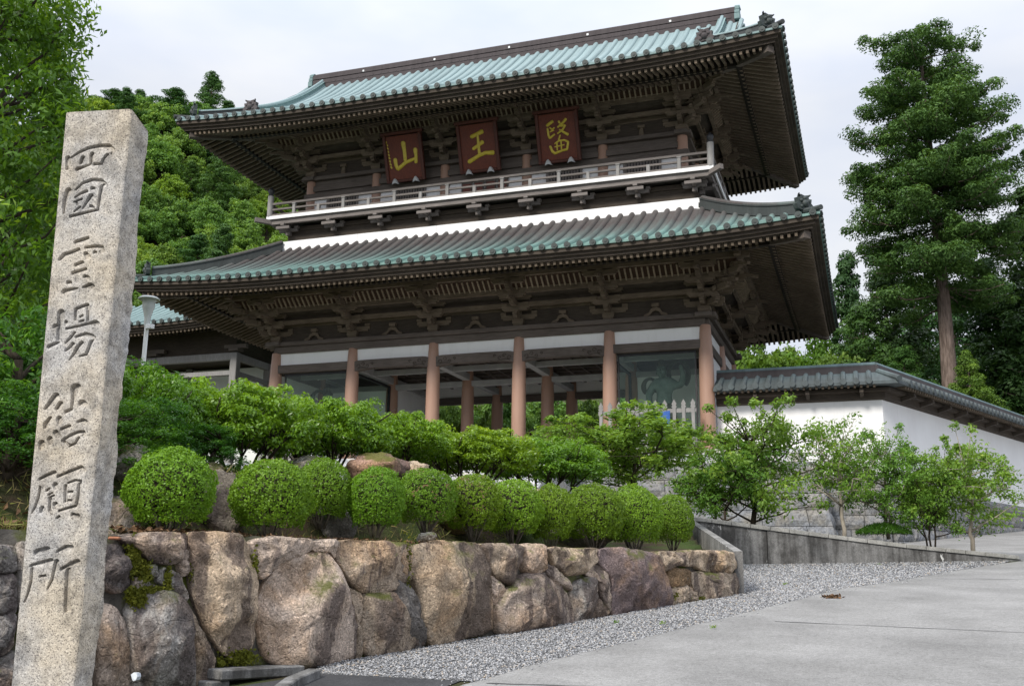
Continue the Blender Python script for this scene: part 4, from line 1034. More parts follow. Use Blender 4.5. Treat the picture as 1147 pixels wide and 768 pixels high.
for k in range(4):
    mb = MB()
    if k == 0: mb.span(XC-HB, XC+HB, YC-HV, YC-HV+.05, 15.60, 15.735)
    if k == 1: mb.span(XC+HB-.05, XC+HB, YC-HV+.052, YC+HV-.052, 15.60, 15.735)
    if k == 2: mb.span(XC-HB, XC+HB, YC+HV-.05, YC+HV, 15.60, 15.735)
    if k == 3: mb.span(XC-HB, XC-HB+.05, YC-HV+.052, YC+HV-.052, 15.60, 15.735)
    mb.build('balcony_edge', 'white_sheet', gate)
mb = MB()
for o, z0, z1 in ((.10, 15.40, 15.598),):
    mb.span(XC-HB+o, XC+HB-o, YC-HV+o, YC-HV+o+.14, z0, z1); mb.span(XC-HB+o, XC+HB-o, YC+HV-o-.14, YC+HV-o, z0, z1)
    mb.span(XC+HB-o-.14, XC+HB-o, YC-HV+o+.142, YC+HV-o-.142, z0, z1); mb.span(XC-HB+o, XC-HB+o+.14, YC-HV+o+.142, YC+HV-o-.142, z0, z1)
for su in (1, -1):
    for sv in (1, -1): mb.beam(W3(su*(HB-.9), sv*(HV-.9), 15.49), W3(su*(HB+.32), sv*(HV+.32), 15.53), .16, .18)
mb.build('balcony_joist', 'wood_rail', gate)
def waist_bracket(u, v, rz):
    mb = MB(); mb.box((0, 0, .07), (.18, .18, .14)); mb.beam((-.42, -.0, .22), (.42, -.0, .22), .1, .13); mb.beam((0, .1, .22), (0, -.50, .22), .1, .13)
    for x in (-.38, 0, .38): mb.box((x, 0, .33), (.16, .16, .09))
    mb.box((0, -.46, .33), (.16, .16, .09)); mb.beam((-.30, -.46, .20), (.30, -.46, .20), .09, .11)
    c_, s_ = math.cos(rz), math.sin(rz)
    V = np.concatenate(mb.v); V = np.stack([V[:, 0]*c_-V[:, 1]*s_, V[:, 0]*s_+V[:, 1]*c_, V[:, 2]], 1)+W3(u, v, 15.02)
    m2 = MB(); m2.add(V, mb.f); m2.build('waist_bracket', 'wood_rail', gate)
for u in np.linspace(-8.3, 8.3, 9): waist_bracket(u, -3.58, 0)
for v in (-3.2, -1.2, 1.2, 3.2): waist_bracket(8.5, v, math.pi/2)
# railing
def rail_side(k):
    h, dpt = (HB-.10, HV-.10) if k % 2 == 0 else (HV-.10, HB-.10)
    def Q(a, zz):
        return [W3(a, -dpt, zz), W3(dpt, a, zz), W3(-a, dpt, zz), W3(-dpt, -a, zz)][k]
    for zz, r in ((16.27, .055), (16.03, .045), (15.79, .05)):
        mb = MB(); mb.beam(Q(-h, zz), Q(h, zz), r*1.7, r*1.7); mb.build('rail', 'wood_rail', gate, bevel=.01)
    n = 16 if k % 2 == 0 else 7
    for i, a in enumerate(np.linspace(-h, h, n+1)[1:-1]):
        mb = MB(); mb.beam(Q(a, 15.735), Q(a, 16.24 if i % 2 == 0 else 16.06), .13, .13, up=(1, 0, 0) if k % 2 else (0, 1, 0)); 
        if i % 2 == 0: mb.box(Q(a, 16.20), (.17, .17, .05))
        mb.build('baluster', 'wood_pale', gate, bevel=.012)
for k in range(4): rail_side(k)
for su in (1, -1):
    for sv in (1, -1):
        mb = MB(); mb.lathe([(.125, 15.73), (.125, 16.62), (.10, 16.64)], W3(su*(HB-.10), sv*(HV-.10), 0), 14); po = mb.build('newel_post', 'wood_pale', gate, smooth=True)
        mb = MB(); mb.lathe([(.115, 16.60), (.13, 16.66), (.09, 16.70), (.11, 16.76), (.135, 16.84), (.11, 16.92), (.05, 16.98), (.01, 17.03)], W3(su*(HB-.10), sv*(HV-.10), 0), 14); mb.build('finial', 'dark_metal_and_shade', po, smooth=True)
# ---- upper storey walls
mb = MB(); mb.lathe([(.20, 15.70), (.20, 17.32), (.19, 17.52)], (0, 0, 0), 20)
ucm = mesh_of(mb, 'upper_column', 'column_paint'); ucm.polygons.foreach_set('use_smooth', np.ones(len(ucm.polygons), bool)); ucm.set_sharp_from_angle(angle=R(40))
for u in UU:
    for v in UV:
        if abs(u) < 7.7 and v == 0: continue
        o = bpy.data.objects.new('upper_column', ucm); COL.objects.link(o); o.parent = gate; o.location = (u, v, -ZP)
for (z0, z1, th, out, mat, nm) in ((17.52, 17.68, .50, .36, 'wood_grey', 'upper_top_plate'), (17.06, 17.30, .26, .02, 'wood_grey', 'upper_head_beam'), (16.72, 16.94, .46, .20, 'wood_grey', 'upper_tie_beam'), (15.70, 15.92, .46, .2, 'wood_grey', 'upper_sill_beam')):
    ring_beams(z0, z1, th, mat, nm, 7.78, 2.85, out)
for i in range(5):
    u0, u1 = UU[i]+.2, UU[i+1]-.2; um = (u0+u1)/2
    for sv in (-1, 1):
        mb = MB(); mb.span(XC+u0, XC+u1, YC+sv*2.85-.03, YC+sv*2.85+.03, 15.92, 16.73); mb.build('upper_wall', 'plaster', gate)
        mb = MB(); mb.span(XC+u0, XC+u1, YC+sv*2.85-.04, YC+sv*2.85+.04, 16.735, 17.52); mb.build('upper_board', 'wood_grey', gate)
    if i == 2:
        mb = MB()
        for a in np.linspace(-1.0, 1.0, 5)[:-1]: mb.span(XC+a+.02, XC+a+.48, YC-2.95, YC-2.89, 15.93, 16.715)
        d_ = mb.build('panel_door', 'wood_grey', gate, bevel=.012)
        mb = MB()
        for a in np.linspace(-1.0, 1.0, 5)[:-1]: mb.span(XC+a+.09, XC+a+.41, YC-2.965, YC-2.951, 16.1, 16.6)
        mb.build('door_panel', 'plaque_board', d_)
    else:
        hw_ = .62
        mb = MB()
        for a in np.arange(-hw_, hw_+.01, .115): mb.box(W3(um+a, -2.93, 16.32), (.062, .062, .78), R(45))
        mb.span(XC+um-hw_-.1, XC+um-hw_-.02, YC-2.96, YC-2.885, 15.922, 16.718); mb.span(XC+um+hw_+.02, XC+um+hw_+.1, YC-2.96, YC-2.885, 15.922, 16.718)
        wi = mb.build('lattice_window', 'wood_rail', gate)
        mb = MB(); mb.span(XC+um-hw_, XC+um+hw_, YC-2.888, YC-2.882, 15.925, 16.715); mb.build('window_shade_sheet', 'dark_metal_and_shade', wi)  # flat dark sheet paints the shade behind the lattice bars
for sx in (-1, 1):
    for v0, v1 in ((-2.65, -.2), (.2, 2.65)):
        mb = MB(); mb.span(XC+sx*7.78-.03, XC+sx*7.78+.03, YC+v0, YC+v1, 15.92, 17.52); mb.build('upper_wall', 'plaster', gate)
# dark core blocks added so the sky does not show through the attic
mb = MB(); mb.span(XC-7.7, XC+7.7, YC-2.75, YC+2.75, 17.6, 20.2); mb.build('attic_core', 'wood_eave', gate)
mb = MB(); mb.span(XC-8.4, XC+8.4, YC-3.45, YC+3.45, 10.0, 13.6); mb.build('attic_core', 'wood_eave', gate)

# ------------------------------------------------------------------ plaques with gold characters
def ribbon(mb, Q, f, thick, n):
    """Q: list of (x,y,w) px; f maps px -> 3D on the board; n outward normal"""
    Q = np.array(Q, float); P = []
    m = max(2, int(np.sum(np.linalg.norm(np.diff(Q[:, :2], axis=0), axis=1))/1.2))
    d = np.r_[0, np.cumsum(np.linalg.norm(np.diff(Q[:, :2], axis=0), axis=1))]; t = np.linspace(0, d[-1], m+2)
    Qs = np.stack([np.interp(t, d, Q[:, k]) for k in range(3)], 1)
    C = np.array([f(x, y) for x, y, _ in Qs]); s = np.linalg.norm(f(Qs[0, 0]+1, Qs[0, 1])-f(Qs[0, 0], Qs[0, 1])); W_ = Qs[:, 2]*s*.5
    T = np.gradient(C, axis=0); T /= np.linalg.norm(T, axis=1)[:, None]+1e-9; S = np.cross(n, T)
    C = np.concatenate([[C[0]-T[0]*W_[0]*.6], C, [C[-1]+T[-1]*W_[-1]*.6]]); S = np.concatenate([S[:1], S, S[-1:]]); W_ = np.concatenate([[W_[0]*.45], W_, [W_[-1]*.45]])
    rows = [C-S*W_[:, None], C-S*W_[:, None]*.9+n*thick*.8, C+n*thick*1.15, C+S*W_[:, None]*.9+n*thick*.8, C+S*W_[:, None]]
    mb.grid(np.array(rows))
PL = [
 ('plaque_mountain', (456, 203.5), (449, 150.5), 'dark red plaque with a three pronged gold character, above the left half of the balcony',
  strokes(415, 135, 9.6, [[(350,240,50),(365,330,38),(375,430,36)],[(265,420,42),(275,480,38),(295,525,38),(380,450,36),(480,410,32)],[(480,310,48),(490,380,32),(490,450,36)]]),
  strokes(415, 135, 9.6, [[(170,230,12),(172,248,10)],[(180,262,14),(186,278,10)],[(184,298,14),(192,312,10)],[(190,332,14),(198,345,12)],[(196,366,16),(203,384,12)],[(200,402,16),(212,416,12)],[(208,436,18),(216,452,12)],[(212,470,18),(226,482,14)],[(220,500,18),(232,515,14)]])),
 ('plaque_king', (539.5, 193), (532, 138), 'dark red plaque with a gold character of three bars, in the middle over the balcony',
  strokes(500, 120, 9.6, [[(270,320,42),(330,290,38),(385,262,48)],[(335,300,26),(345,400,30),(355,500,30)],[(290,450,34),(345,410,34),(390,375,44)],[(245,590,42),(350,522,38),(420,492,36),(505,490,46)]]), []),
 ('plaque_medicine', (630, 182), (620, 126), 'dark red plaque with a dense many stroke gold character, right over the balcony',
  strokes(580, 110, 9.6, [[(315,295,32),(375,250,32)],[(320,330,22),(330,400,24),(345,432,24),(395,388,20)],[(345,320,18),(372,340,16),(392,318,16)],[(348,362,16),(388,345,14)],[(440,250,24),(452,270,20)],[(515,225,32),(480,270,28),(430,312,20)],[(460,302,18),(510,290,24),(480,342,22),(430,380,18)],[(450,340,18),(500,370,26),(540,392,30)],[(455,400,18),(440,450,18)],[(350,520,26),(370,570,28),(400,595,28),(480,562,24),(530,550,26),(542,470,26),(500,450,20),(440,460,18),(400,490,16)],[(420,470,16),(425,560,16)],[(465,450,16),(470,548,16)],[(400,525,14),(500,502,14)]]), []),
]
for nm, bpx, tpx, lab, st1, st2 in PL:
    B = at(*bpx, YC-3.34); T_ = at(*tpx, YC-3.34-.62); xm = (B[0]+T_[0])/2; B[0] = T_[0] = xm
    upv = T_-B; Hh = np.linalg.norm(upv); upv /= Hh; ex = np.array([1., 0, 0]); n = np.cross(ex, upv); n = n/np.linalg.norm(n)
    if n[1] > 0: n = -n
    root = empty('name_plaque', B, lab, 'plaque', 'plaques over the balcony'); wd = 1.68
    def board(mb, a0, a1, b0, b1, d0, d1):
        A = [B+ex*a0+upv*b0+n*d0, B+ex*a1+upv*b0+n*d0, B+ex*a1+upv*b1+n*d0, B+ex*a0+upv*b1+n*d0]; mb.prism(A, [p+n*(d1-d0) for p in A])
    mb = MB(); board(mb, -wd/2+.08, wd/2-.08, .08, Hh-.04, -.05, 0); bo = mb.build('board', 'plaque_board', root)
    for a0, a1, b0, b1 in ((-wd/2, -wd/2+.13, 0, Hh), (wd/2-.13, wd/2, 0, Hh), (-wd/2+.131, wd/2-.131, .0, .12), (-wd/2-.08, wd/2+.08, Hh+.001, Hh+.13)):
        mb = MB(); board(mb, a0, a1, b0, b1, -.08, .07); mb.build('frame_board', 'plaque_frame', root, bevel=.02)
    f = lambda x, y: on_plane(x, y, B+n*.003, n)
    mb = MB()
    for s_ in st1: ribbon(mb, s_, f, .028, n)
    mb.build('gold_character', 'gold_leaf', root, smooth='all')
    if st2:
        mb = MB()
        for s_ in st2: ribbon(mb, s_, f, .01, n)
        mb.build('small_inscription', 'gold_leaf', root)
    for sx in (-.45, .45):
        mb = MB(); c = B+ex*sx+upv*.03+n*.09
        mb.prism([c+ex*a+upv*b for a, b in ((-.16, -.10), (-.05, -.05), (.05, -.05), (.16, -.10), (.10, .04), (.03, .14), (-.03, .14), (-.10, .04))], [c+ex*a*.8+upv*b*.8+n*.07 for a, b in ((-.16, -.10), (-.05, -.05), (.05, -.05), (.16, -.10), (.10, .04), (.03, .14), (-.03, .14), (-.10, .04))])
        mb.build('leaf_bracket', 'silver_metal', root)

# ------------------------------------------------------------------ granite podium, stairs, fences, guardian statues
def courses(mb, A, B, z0, z1, batter, out, hgt=.43, ln=.95, seed=0, ext=(0, 0)):
    """rock faced blocks on a battered face from A to B (xy); out = outward normal"""
    r_ = np.random.default_rng(seed); A, B, out = np.array(A, float), np.array(B, float), np.array(out, float); L = np.linalg.norm(B-A); t = (B-A)/L
    n = max(1, int(round((z1-z0)/hgt))); hgt = (z1-z0)/n
    for i in range(n):
        x = -r_.uniform(0, .5)*ln if i else 0
        while x < L-.02:
            l = ln*r_.uniform(.8, 1.25); x0, x1 = max(x, 0), min(x+l, L); x += l
            if x1-x0 < .08: continue
            zb, zt_ = z0+i*hgt, z0+(i+1)*hgt
            g = .008; nx, nz_ = 6, 4
            P = np.zeros((nz_, nx, 3))
            for a in range(nz_):
                for b in range(nx):
                    fa, fb = a/(nz_-1), b/(nx-1); e = min(fa, 1-fa, fb*2, (1-fb)*2)
                    bul = 0 if e <= 0 else .045+r_.uniform(-.022, .03)
                    z = zb+g+(hgt-2*g)*fa; o = batter*(z1-z); xr = x0+g+(x1-x0-2*g)*fb; xy = A+t*(-ext[0]*o+xr/L*(L+(ext[0]+ext[1])*o)); o += bul
                    P[a, b] = [xy[0]+out[0]*o, xy[1]+out[1]*o, z]
            mb.grid(P)
            rim = np.concatenate([P[0], P[1:, -1], P[-1, ::-1][1:], P[1:-1, 0][::-1]]); back = rim-np.array([out[0], out[1], 0])*.25; m = len(rim)
            mb.add(np.concatenate([rim, back]), [(j, j+m, (j+1) % m+m, (j+1) % m) for j in range(m)])
pod = empty('stone_podium', (-13.5, 34.5, 2.9), 'rough grey granite block podium carrying the temple gate', 'podium')
PX1 = -1.35; bt = .20
mb = MB(); courses(mb, (-24.5, 33.35), (-18.9, 33.35), 2.6, 5.38, .12, (0, -1), seed=1); mb.build('granite_blocks', 'block_granite', pod); mb = MB()
courses(mb, (-9.2, 33.35), (PX1-.12, 33.35), 2.6, 5.1, bt, (0, -1), hgt=.46, ln=1.15, seed=2, ext=(0, 1)); mb.build('granite_blocks', 'block_granite', pod); mb = MB()
courses(mb, (PX1-.12, 33.35), (PX1-.12, 37), 2.6, 5.1, bt, (1, 0), hgt=.46, ln=1.1, seed=3, ext=(1, 0))
mb.build('granite_blocks', 'block_granite', pod)
mb = MB(); mb.span(-24.6, PX1-.6, 33.42, 46., 5.1, 5.58); mb.span(-24.6, PX1-.45, 33.6, 46, 2., 5.1)
mb.build('platform', 'pale_stone', pod, bevel=.03)
stp = empty('stone_steps', (-14.05, 30.8, 2.9), 'broad pale stone steps with side parapets rising to the gate behind the hedge', 'steps')
mb = MB(); n = 16; zb0 = 2.75
for i in range(n):
    z = zb0+(5.58-zb0)*(i+1)/n; y = 28.2+(33.4-28.2)*i/n; mb.span(-18.5, -9.6, y, 33.4, z-.20, z-.002*i*0)
mb.build('treads', 'pale_stone', stp)
for x0, x1 in ((-18.9, -18.48), (-9.62, -9.2)):
    mb = MB(); A = [(x0, 27.9, 2.3), (x0, 33.38, 2.3), (x0, 33.38, 6.0), (x0, 33.0, 6.0), (x0, 27.9, 3.45)]; mb.prism(A, [(x1, a[1], a[2]) for a in A]); mb.build('parapet', 'pale_stone', stp, bevel=.03)
def fence(xa, xb, label):
    root = empty('picket_fence', ((xa+xb)/2, 34.15, 5.6), label, 'fence', 'pale picket fences in front of the niches')
    n = int((xb-xa)/.30)
    for i in range(n+1):
        x = xa+(xb-xa)*i/n; mb = MB()
        o = [(-.055, 0), (.055, 0), (.055, 1.48), (.095, 1.52), (.055, 1.56), (.085, 1.62), (0, 1.78), (-.085, 1.62), (-.055, 1.56), (-.095, 1.52), (-.055, 1.48)]
        A = [(x+a, 34.13, 5.6+b) for a, b in o]; mb.prism(A, [(p[0], 34.17, p[2]) for p in A]); mb.build('picket', 'wood_pale', root)
    for z in (6.0, 7.0): mb = MB(); mb.span(xa-.1, xb+.1, 34.175, 34.24, z-.07, z+.07); mb.build('fence_rail', 'wood_pale', root)
fence(-8.5, -5.35, 'pale grey picket fence before the guardian niche on the right of the gate')
fence(-21.9, -18.6, 'pale grey picket fence on the left of the gate, half hidden behind the hedge')
c = at(741, 465, 34.05); mb = MB()
us = np.linspace(-.28, .28, 9); zs_ = np.linspace(-.30, .12, 6)
mb.grid(np.array([[(c[0]+u*(1+.1*z), c[1]-.02*math.sin(u*14)-.03*abs(math.cos(u*5)), c[2]+z-.12*(u/.28)**2*(1 if z < 0 else -.3)) for u in us] for z in zs_]))
mb.grid(np.array([[(c[0]+u*(1+.1*z), c[1]+.03-.02*math.sin(u*14)-.03*abs(math.cos(u*5)), c[2]+z-.12*(u/.28)**2*(1 if z < 0 else -.3)) for u in us] for z in zs_]))
tag(mb.build('blue_cloth', 'blue_cloth', smooth='all'), 'small bright blue cloth hanging on the pale picket fence rail', 'cloth')

def skin(name, verts, edges, radii, mat, parent, sub=2):
    me = bpy.data.meshes.new(name); me.from_pydata([tuple(v) for v in verts], edges, []); me.update()
    o = bpy.data.objects.new(name, me); COL.objects.link(o); o.parent = parent; me.materials.append(MATS[mat])
    m = o.modifiers.new('skin', 'SKIN'); m.use_smooth_shade = True
    for i, r in enumerate(radii):
        r = r if isinstance(r, tuple) else (r, r); me.skin_vertices[0].data[i].radius = r
    me.skin_vertices[0].data[0].use_root = True
    s = o.modifiers.new('sub', 'SUBSURF'); s.levels = sub; s.render_levels = sub; return o
def guardian(label, loc, mir=1):
    root = empty('guardian_statue', loc, label, 'statue', 'guardian statues in the gate niches')
    mb = MB(); mb.box(np.asarray(loc)+[0, 0, .2], (1.5, 1.1, .4)); mb.build('plinth', 'wood_grey', root, bevel=.03)
    m = mir
    V = [(0, 0, 1.55), (0, -.02, 1.9), (0, -.06, 2.25), (0, -.03, 2.52), (-.04*m, -.08, 2.72),          # pelvis belly chest neck-base neck
         (.34*m, 0, 2.48), (.62*m, -.02, 2.38), (.72*m, -.05, 2.72), (.66*m, -.10, 3.02), (.62*m, -.12, 3.16),   # raised arm
         (-.34*m, 0, 2.46), (-.56*m, -.05, 2.12), (-.50*m, -.22, 1.78), (-.42*m, -.30, 1.70),                    # lowered arm, fist at hip
         (.20*m, 0, 1.35), (.30*m, -.05, .95), (.34*m, .02, .55), (.36*m, -.16, .46), (-.20*m, 0, 1.35), (-.26*m, -.10, .95), (-.24*m, .0, .55), (-.24*m, -.20, .46)]
    E_ = [(0, 1), (1, 2), (2, 3), (3, 4), (3, 5), (5, 6), (6, 7), (7, 8), (8, 9), (3, 10), (10, 11), (11, 12), (12, 13), (0, 14), (14, 15), (15, 16), (16, 17), (0, 18), (18, 19), (19, 20), (20, 21)]
    Rr = [(.30, .22), (.29, .22), (.37, .25), (.24, .20), .13, .19, .15, .115, .085, .07, .19, .15, .11, .09, .20, .15, .10, .09, .20, .15, .10, .09]
    skin('body', V, E_, Rr, 'statue_paint', root)
    # head: skull, brow, nose, jaw, ears, top knot
    h = np.array([-.06*m, -.12, 2.92]); mb = MB()
    th = np.linspace(0, math.pi, 12); ph = np.linspace(0, 2*math.pi, 17)
    G = []
    for t in th:
        row = []
        for p in ph:
            x, y, z = math.sin(t)*math.cos(p), math.sin(t)*math.sin(p), math.cos(t)
            k = 1+.10*max(0, -z)*max(0, -y)+(.10 if (-.15 < z < .12 and y < -.7) else 0)
            row.append(h+np.array([x*.18*(1-.18*max(0, -z)), y*.21*k, z*.26]))
        G.append(row)
    mb.grid(np.array(G))
    mb.tube([h+[0, -.20, .06], h+[0, -.255, -.01], h+[0, -.27, -.05], h+[0, -.20, -.07]], [.02, .03, .045, .02], 8)
    for s in (-1, 1):
        mb.tube([h+[s*.14, -.15, .09], h+[s*.08, -.215, .075], h+[s*.02, -.21, .045]], [.02, .032, .02], 6)
        mb.tube([h+[s*.18, 0, .06], h+[s*.205, .02, 0], h+[s*.18, 0, -.09]], [.03, .04, .025], 6)
    mb.tube([h+[-.09, -.185, -.125], h+[0, -.215, -.115], h+[.09, -.185, -.125]], [.018, .026, .018], 6)
    V_ = np.concatenate(mb.v)+np.asarray(loc); m2 = MB(); m2.add(V_, mb.f); hd = m2.build('head', 'statue_paint', root, smooth='all')
    mb = MB(); mb.lathe([(.17, .17), (.185, .21), (.16, .27), (.085, .29), (.10, .34), (.115, .40), (.08, .47), (.02, .49)], np.asarray(loc)+h, 14); mb.build('top_knot', 'statue_ribbon', hd, smooth='all')
    # skirt and flying ribbon
    mb = MB(); mb.lathe([(.30, 1.72), (.36, 1.60), (.42, 1.35), (.52, 1.0), (.55, .92)], np.asarray(loc)+[0, -.03, 0], 22); mb.build('skirt', 'statue_ribbon', root, smooth='all')
    t = np.linspace(0, 1, 40); P_ = []
    for q in t:
        a = -math.pi*.28+q*math.pi*1.62; P_.append(np.asarray(loc)+[m*(.52+.36*math.cos(a)*1.0), .14, 2.82+.52*math.sin(a)])
    P2 = [np.asarray(loc)+[-m*(.54+.24*math.cos(a)), .12, 2.42+.30*math.sin(a)] for a in np.linspace(-.9, 3.9, 30)]
    for PP in (P_, P2):
        PP = np.array(PP); T = np.gradient(PP, axis=0); T /= np.linalg.norm(T, axis=1)[:, None]; S = np.cross(T, [0, 1, 0]); wv = (.07+.02*np.sin(np.linspace(0, 9, len(PP))))[:, None]
        mb = MB(); mb.grid(np.array([PP-S*wv-[0, .03, 0], PP+S*wv-[0, .03, 0], PP+S*wv+[0, .03, 0], PP-S*wv+[0, .03, 0], PP-S*wv-[0, .03, 0]])); mb.build('ribbon', 'statue_ribbon', root, smooth=True)
p = at(744, 440, 36.9); guardian('greenish muscular guardian statue with a top knot behind glass in the right niche', (p[0], 36.9, 5.95), 1)
p = at(368, 440, 36.9); guardian('dark guardian statue with a curling ribbon in the left niche above the hedge', (p[0], 36.9, 5.55), -1)

# ------------------------------------------------------------------ white boundary wall with tiled coping
bw = empty('boundary_wall', (.6, 35.7, 3.), 'white plastered boundary wall under a small tiled roof joining the gate on the right', 'boundary wall')
CR = np.array([.62, 35.6]); sd = np.array([math.sin(SEG_A), math.cos(SEG_A)]); sn = np.array([sd[1], -sd[0]])
END = CR+sd*22
mit = np.array([0, -1.])+sn; mit = mit/(1+np.dot([0, -1.], sn))
def off3(kind, o, z):
    if kind == 'a': return np.array([-4.75, 35.6-o, z])
    if kind == 'c': return np.array([*(CR+mit*o), z])
    return np.array([*(END+sn*o), z])
def profile_wall(name, prof, mat, parent, smooth=False, both=True):
    rows = []
    for o, z in prof: rows.append([off3('a', o, z), off3('c', o, z), off3('e', o, z)])
    mb = MB(); mb.grid(np.array(rows), flip=True); return mb.build(name, mat, parent, smooth=smooth)
profile_wall('plaster_wall', [(-.0, 4.3), (0, 7.45), (-.45, 7.45), (-.45, 4.3)], 'plaster', bw)
profile_wall('wall_cornice', [(.0, 7.30), (.16, 7.34), (.16, 7.52), (.36, 7.56), (.36, 7.66), (-.6, 7.7)], 'wood_eave', bw)
zr0 = 7.80
profile_wall('tile_roof', [(.80, zr0-.10), (.80, zr0), (.50, zr0+.16), (.0, zr0+.42), (-.22, zr0+.50), (-.44, zr0+.42), (-1.1, zr0+.05), (-1.1, zr0-.1), (.8, zr0-.1)], 'copper_wall', bw)
profile_wall('wall_ridge', [(-.08, zr0+.40), (-.08, zr0+.62), (-.12, zr0+.62), (-.12, zr0+.70), (-.32, zr0+.70), (-.32, zr0+.40)], 'copper_ridge', bw)
mb = MB(); mb.tube([off3('a', -.22, zr0+.73), off3('c', -.22, zr0+.73)], .085, 8); mb.tube([off3('c', -.22, zr0+.73), off3('e', -.22, zr0+.73)], .085, 8); mb.build('ridge_roll', 'copper_wall', bw, smooth=True)
rolls = MB(); dsc = MB(); rf = MB()
def roll_at(base, n2, t2):
    P = [np.array([*(base+n2*o), z]) for o, z in ((.82, zr0+.02), (.50, zr0+.18), (.25, zr0+.30), (-.1, zr0+.45))]
    rolls.tube(P, .092, 8)
    a = np.array([*(base+n2*.86), zr0+.015]); rolls_dir = np.array([*n2, 0]); tt = np.array([*t2, 0]); th = np.arange(10)*2*math.pi/10
    ring = np.array([a+tt*.105*math.cos(q)+np.array([0, 0, .105*math.sin(q)]) for q in th]); dsc.prism(ring, ring-rolls_dir*.06)
def raf_at(base, n2): 
    rf.beam(np.array([*(base+n2*.05), 7.79]), np.array([*(base+n2*.72), 7.66]), .07, .09)
for x in np.arange(-4.55, .55, .40): roll_at(np.array([x, 35.6]), np.array([0, -1.]), np.array([1., 0]))
for s in np.arange(.38, 21.5, .40): roll_at(CR+sd*s, sn, sd)
for x in np.arange(-4.6, .6, .2): raf_at(np.array([x, 35.6]), np.array([0, -1.]))
for s in np.arange(.25, 21.5, .2): raf_at(CR+sd*s, sn)
P = [np.array([*(CR+mit*o), z]) for o, z in ((.86, zr0+.04), (.5, zr0+.2), (-.1, zr0+.47))]; rolls.tube(P, .10, 8)
rolls.add(np.concatenate(dsc.v), dsc.f); rolls.build('tile_rolls', 'copper_wall', bw, smooth=True); rf.build('rafters', 'wood_rafter', bw)
mb = MB()
for s in np.arange(1.2, 21, 1.6): mb.beam(np.array([*(CR+sd*s), 7.40]), np.array([*(CR+sd*s+sn*.62), 7.55]), .12, .14)
for x in (-3.4, -1.7, 0): mb.beam((x, 35.6, 7.40), (x, 34.98, 7.55), .12, .14)
mb.build('roof_brackets', 'wood_eave', bw)
mb = MB(); courses(mb, (-2.2, 35.58), (CR[0]+.02, 35.58), 2.2, 4.9, .10, (0, -1), seed=5)
for i in range(12):
    a, b = CR+sd*(i*1.8), CR+sd*((i+1)*1.8); zg = .075*a[1]
    courses(mb, a, b, 2.3, 4.55, .10, sn, hgt=.45, seed=6+i)
mb.build('granite_base', 'block_granite', bw)

# ------------------------------------------------------------------ side hall on the left
hall = empty('side_hall', (-32.6, 43.6, 5.5), 'grey timber side hall with a green tiled roof behind the left end of the gate', 'hall')
HR = Roof((-32.4, 43.9), 5.9, 5.0, 12.95, .46, .025, .3, 5., 4.6, ohang=2.4); HR.build(hall, 'copper_upper', 'copper_trim', 'copper_ridge', nd=6)
for u in (-4.2, -.15, 4.45):
    for v in (-2.9, 0., 2.9):
        mb = MB(); mb.box((-32.4+u, 43.9+v, 8.6), (.36, .36, 6.2)); mb.build('post', 'wood_pale', hall, bevel=.02)
for v in (-2.9, 2.9):
    for z, h in ((11.55, .34), (10.75, .22)):
        mb = MB(); mb.span(-36.8, -27.78, 43.9+v-.12, 43.9+v+.12, z-h/2, z+h/2); mb.build('beam', 'wood_pale', hall, bevel=.01)
for u in (-4.2, 4.45):
    for z, h in ((11.55, .33), (10.75, .21)):
        mb = MB(); mb.span(-32.4+u-.115, -32.4+u+.115, 41.2, 46.6, z-h/2, z+h/2); mb.build('beam', 'wood_pale', hall, bevel=.01)
for u in (-4.2, -.15, 4.45):
    mb = MB(); mb.box((-32.4+u, 41., 11.85), (.5, .5, .14)); mb.box((-32.4+u, 41., 12.02), (1.2, .2, .18)); mb.build('bracket', 'wood_grey', hall)
mb = MB(); mb.span(-36.5, -28.1, 41.2, 46.6, 11.75, 13.1); mb.build('hall_ceiling', 'wood_eave', hall)
mb = MB(); mb.span(-36.4, -28.2, 43.85, 43.95, 5.5, 11.6); mb.build('rear_wall', 'niche_plaster', hall)

# ------------------------------------------------------------------ street lamp with camera
tp = at(165.5, 353, 17.); lp = empty('street_lamp', (tp[0], 17., 2.6), 'slim white lamp post with a funnel shaped head and small camera beside the stone pillar', 'street lamp')
x, y, z = tp
mb = MB(); mb.tube([(x, y, 2.3), (x, y, z)], [.052, .042], 12); mb.build('pole', 'white_sheet', lp, smooth=True)
mb = MB(); mb.lathe([(.055, z-.24), (.065, z-.05), (.105, z+.12), (.125, z+.17), (.125, z+.27), (.14, z+.29), (.155, z+.32)], (x, y, 0), 18); mb.build('lamp_head', 'lamp_enamel', lp, smooth=True)
mb = MB(); mb.lathe([(.155, z+.315), (.215, z+.325), (.22, z+.345), (.17, z+.38), (.04, z+.395)], (x, y, 0), 20); mb.build('lamp_cap', 'lamp_enamel', lp, smooth=True)
mb = MB(); cz = at(168, 366, 17.)[2]; mb.beam((x+.03, y-.02, cz), (x+.24, y-.12, cz-.03), .09, .09); mb.beam((x, y, cz+.03), (x+.14, y-.06, cz+.03), .03, .03); mb.build('security_camera', 'white_sheet', lp, bevel=.01)
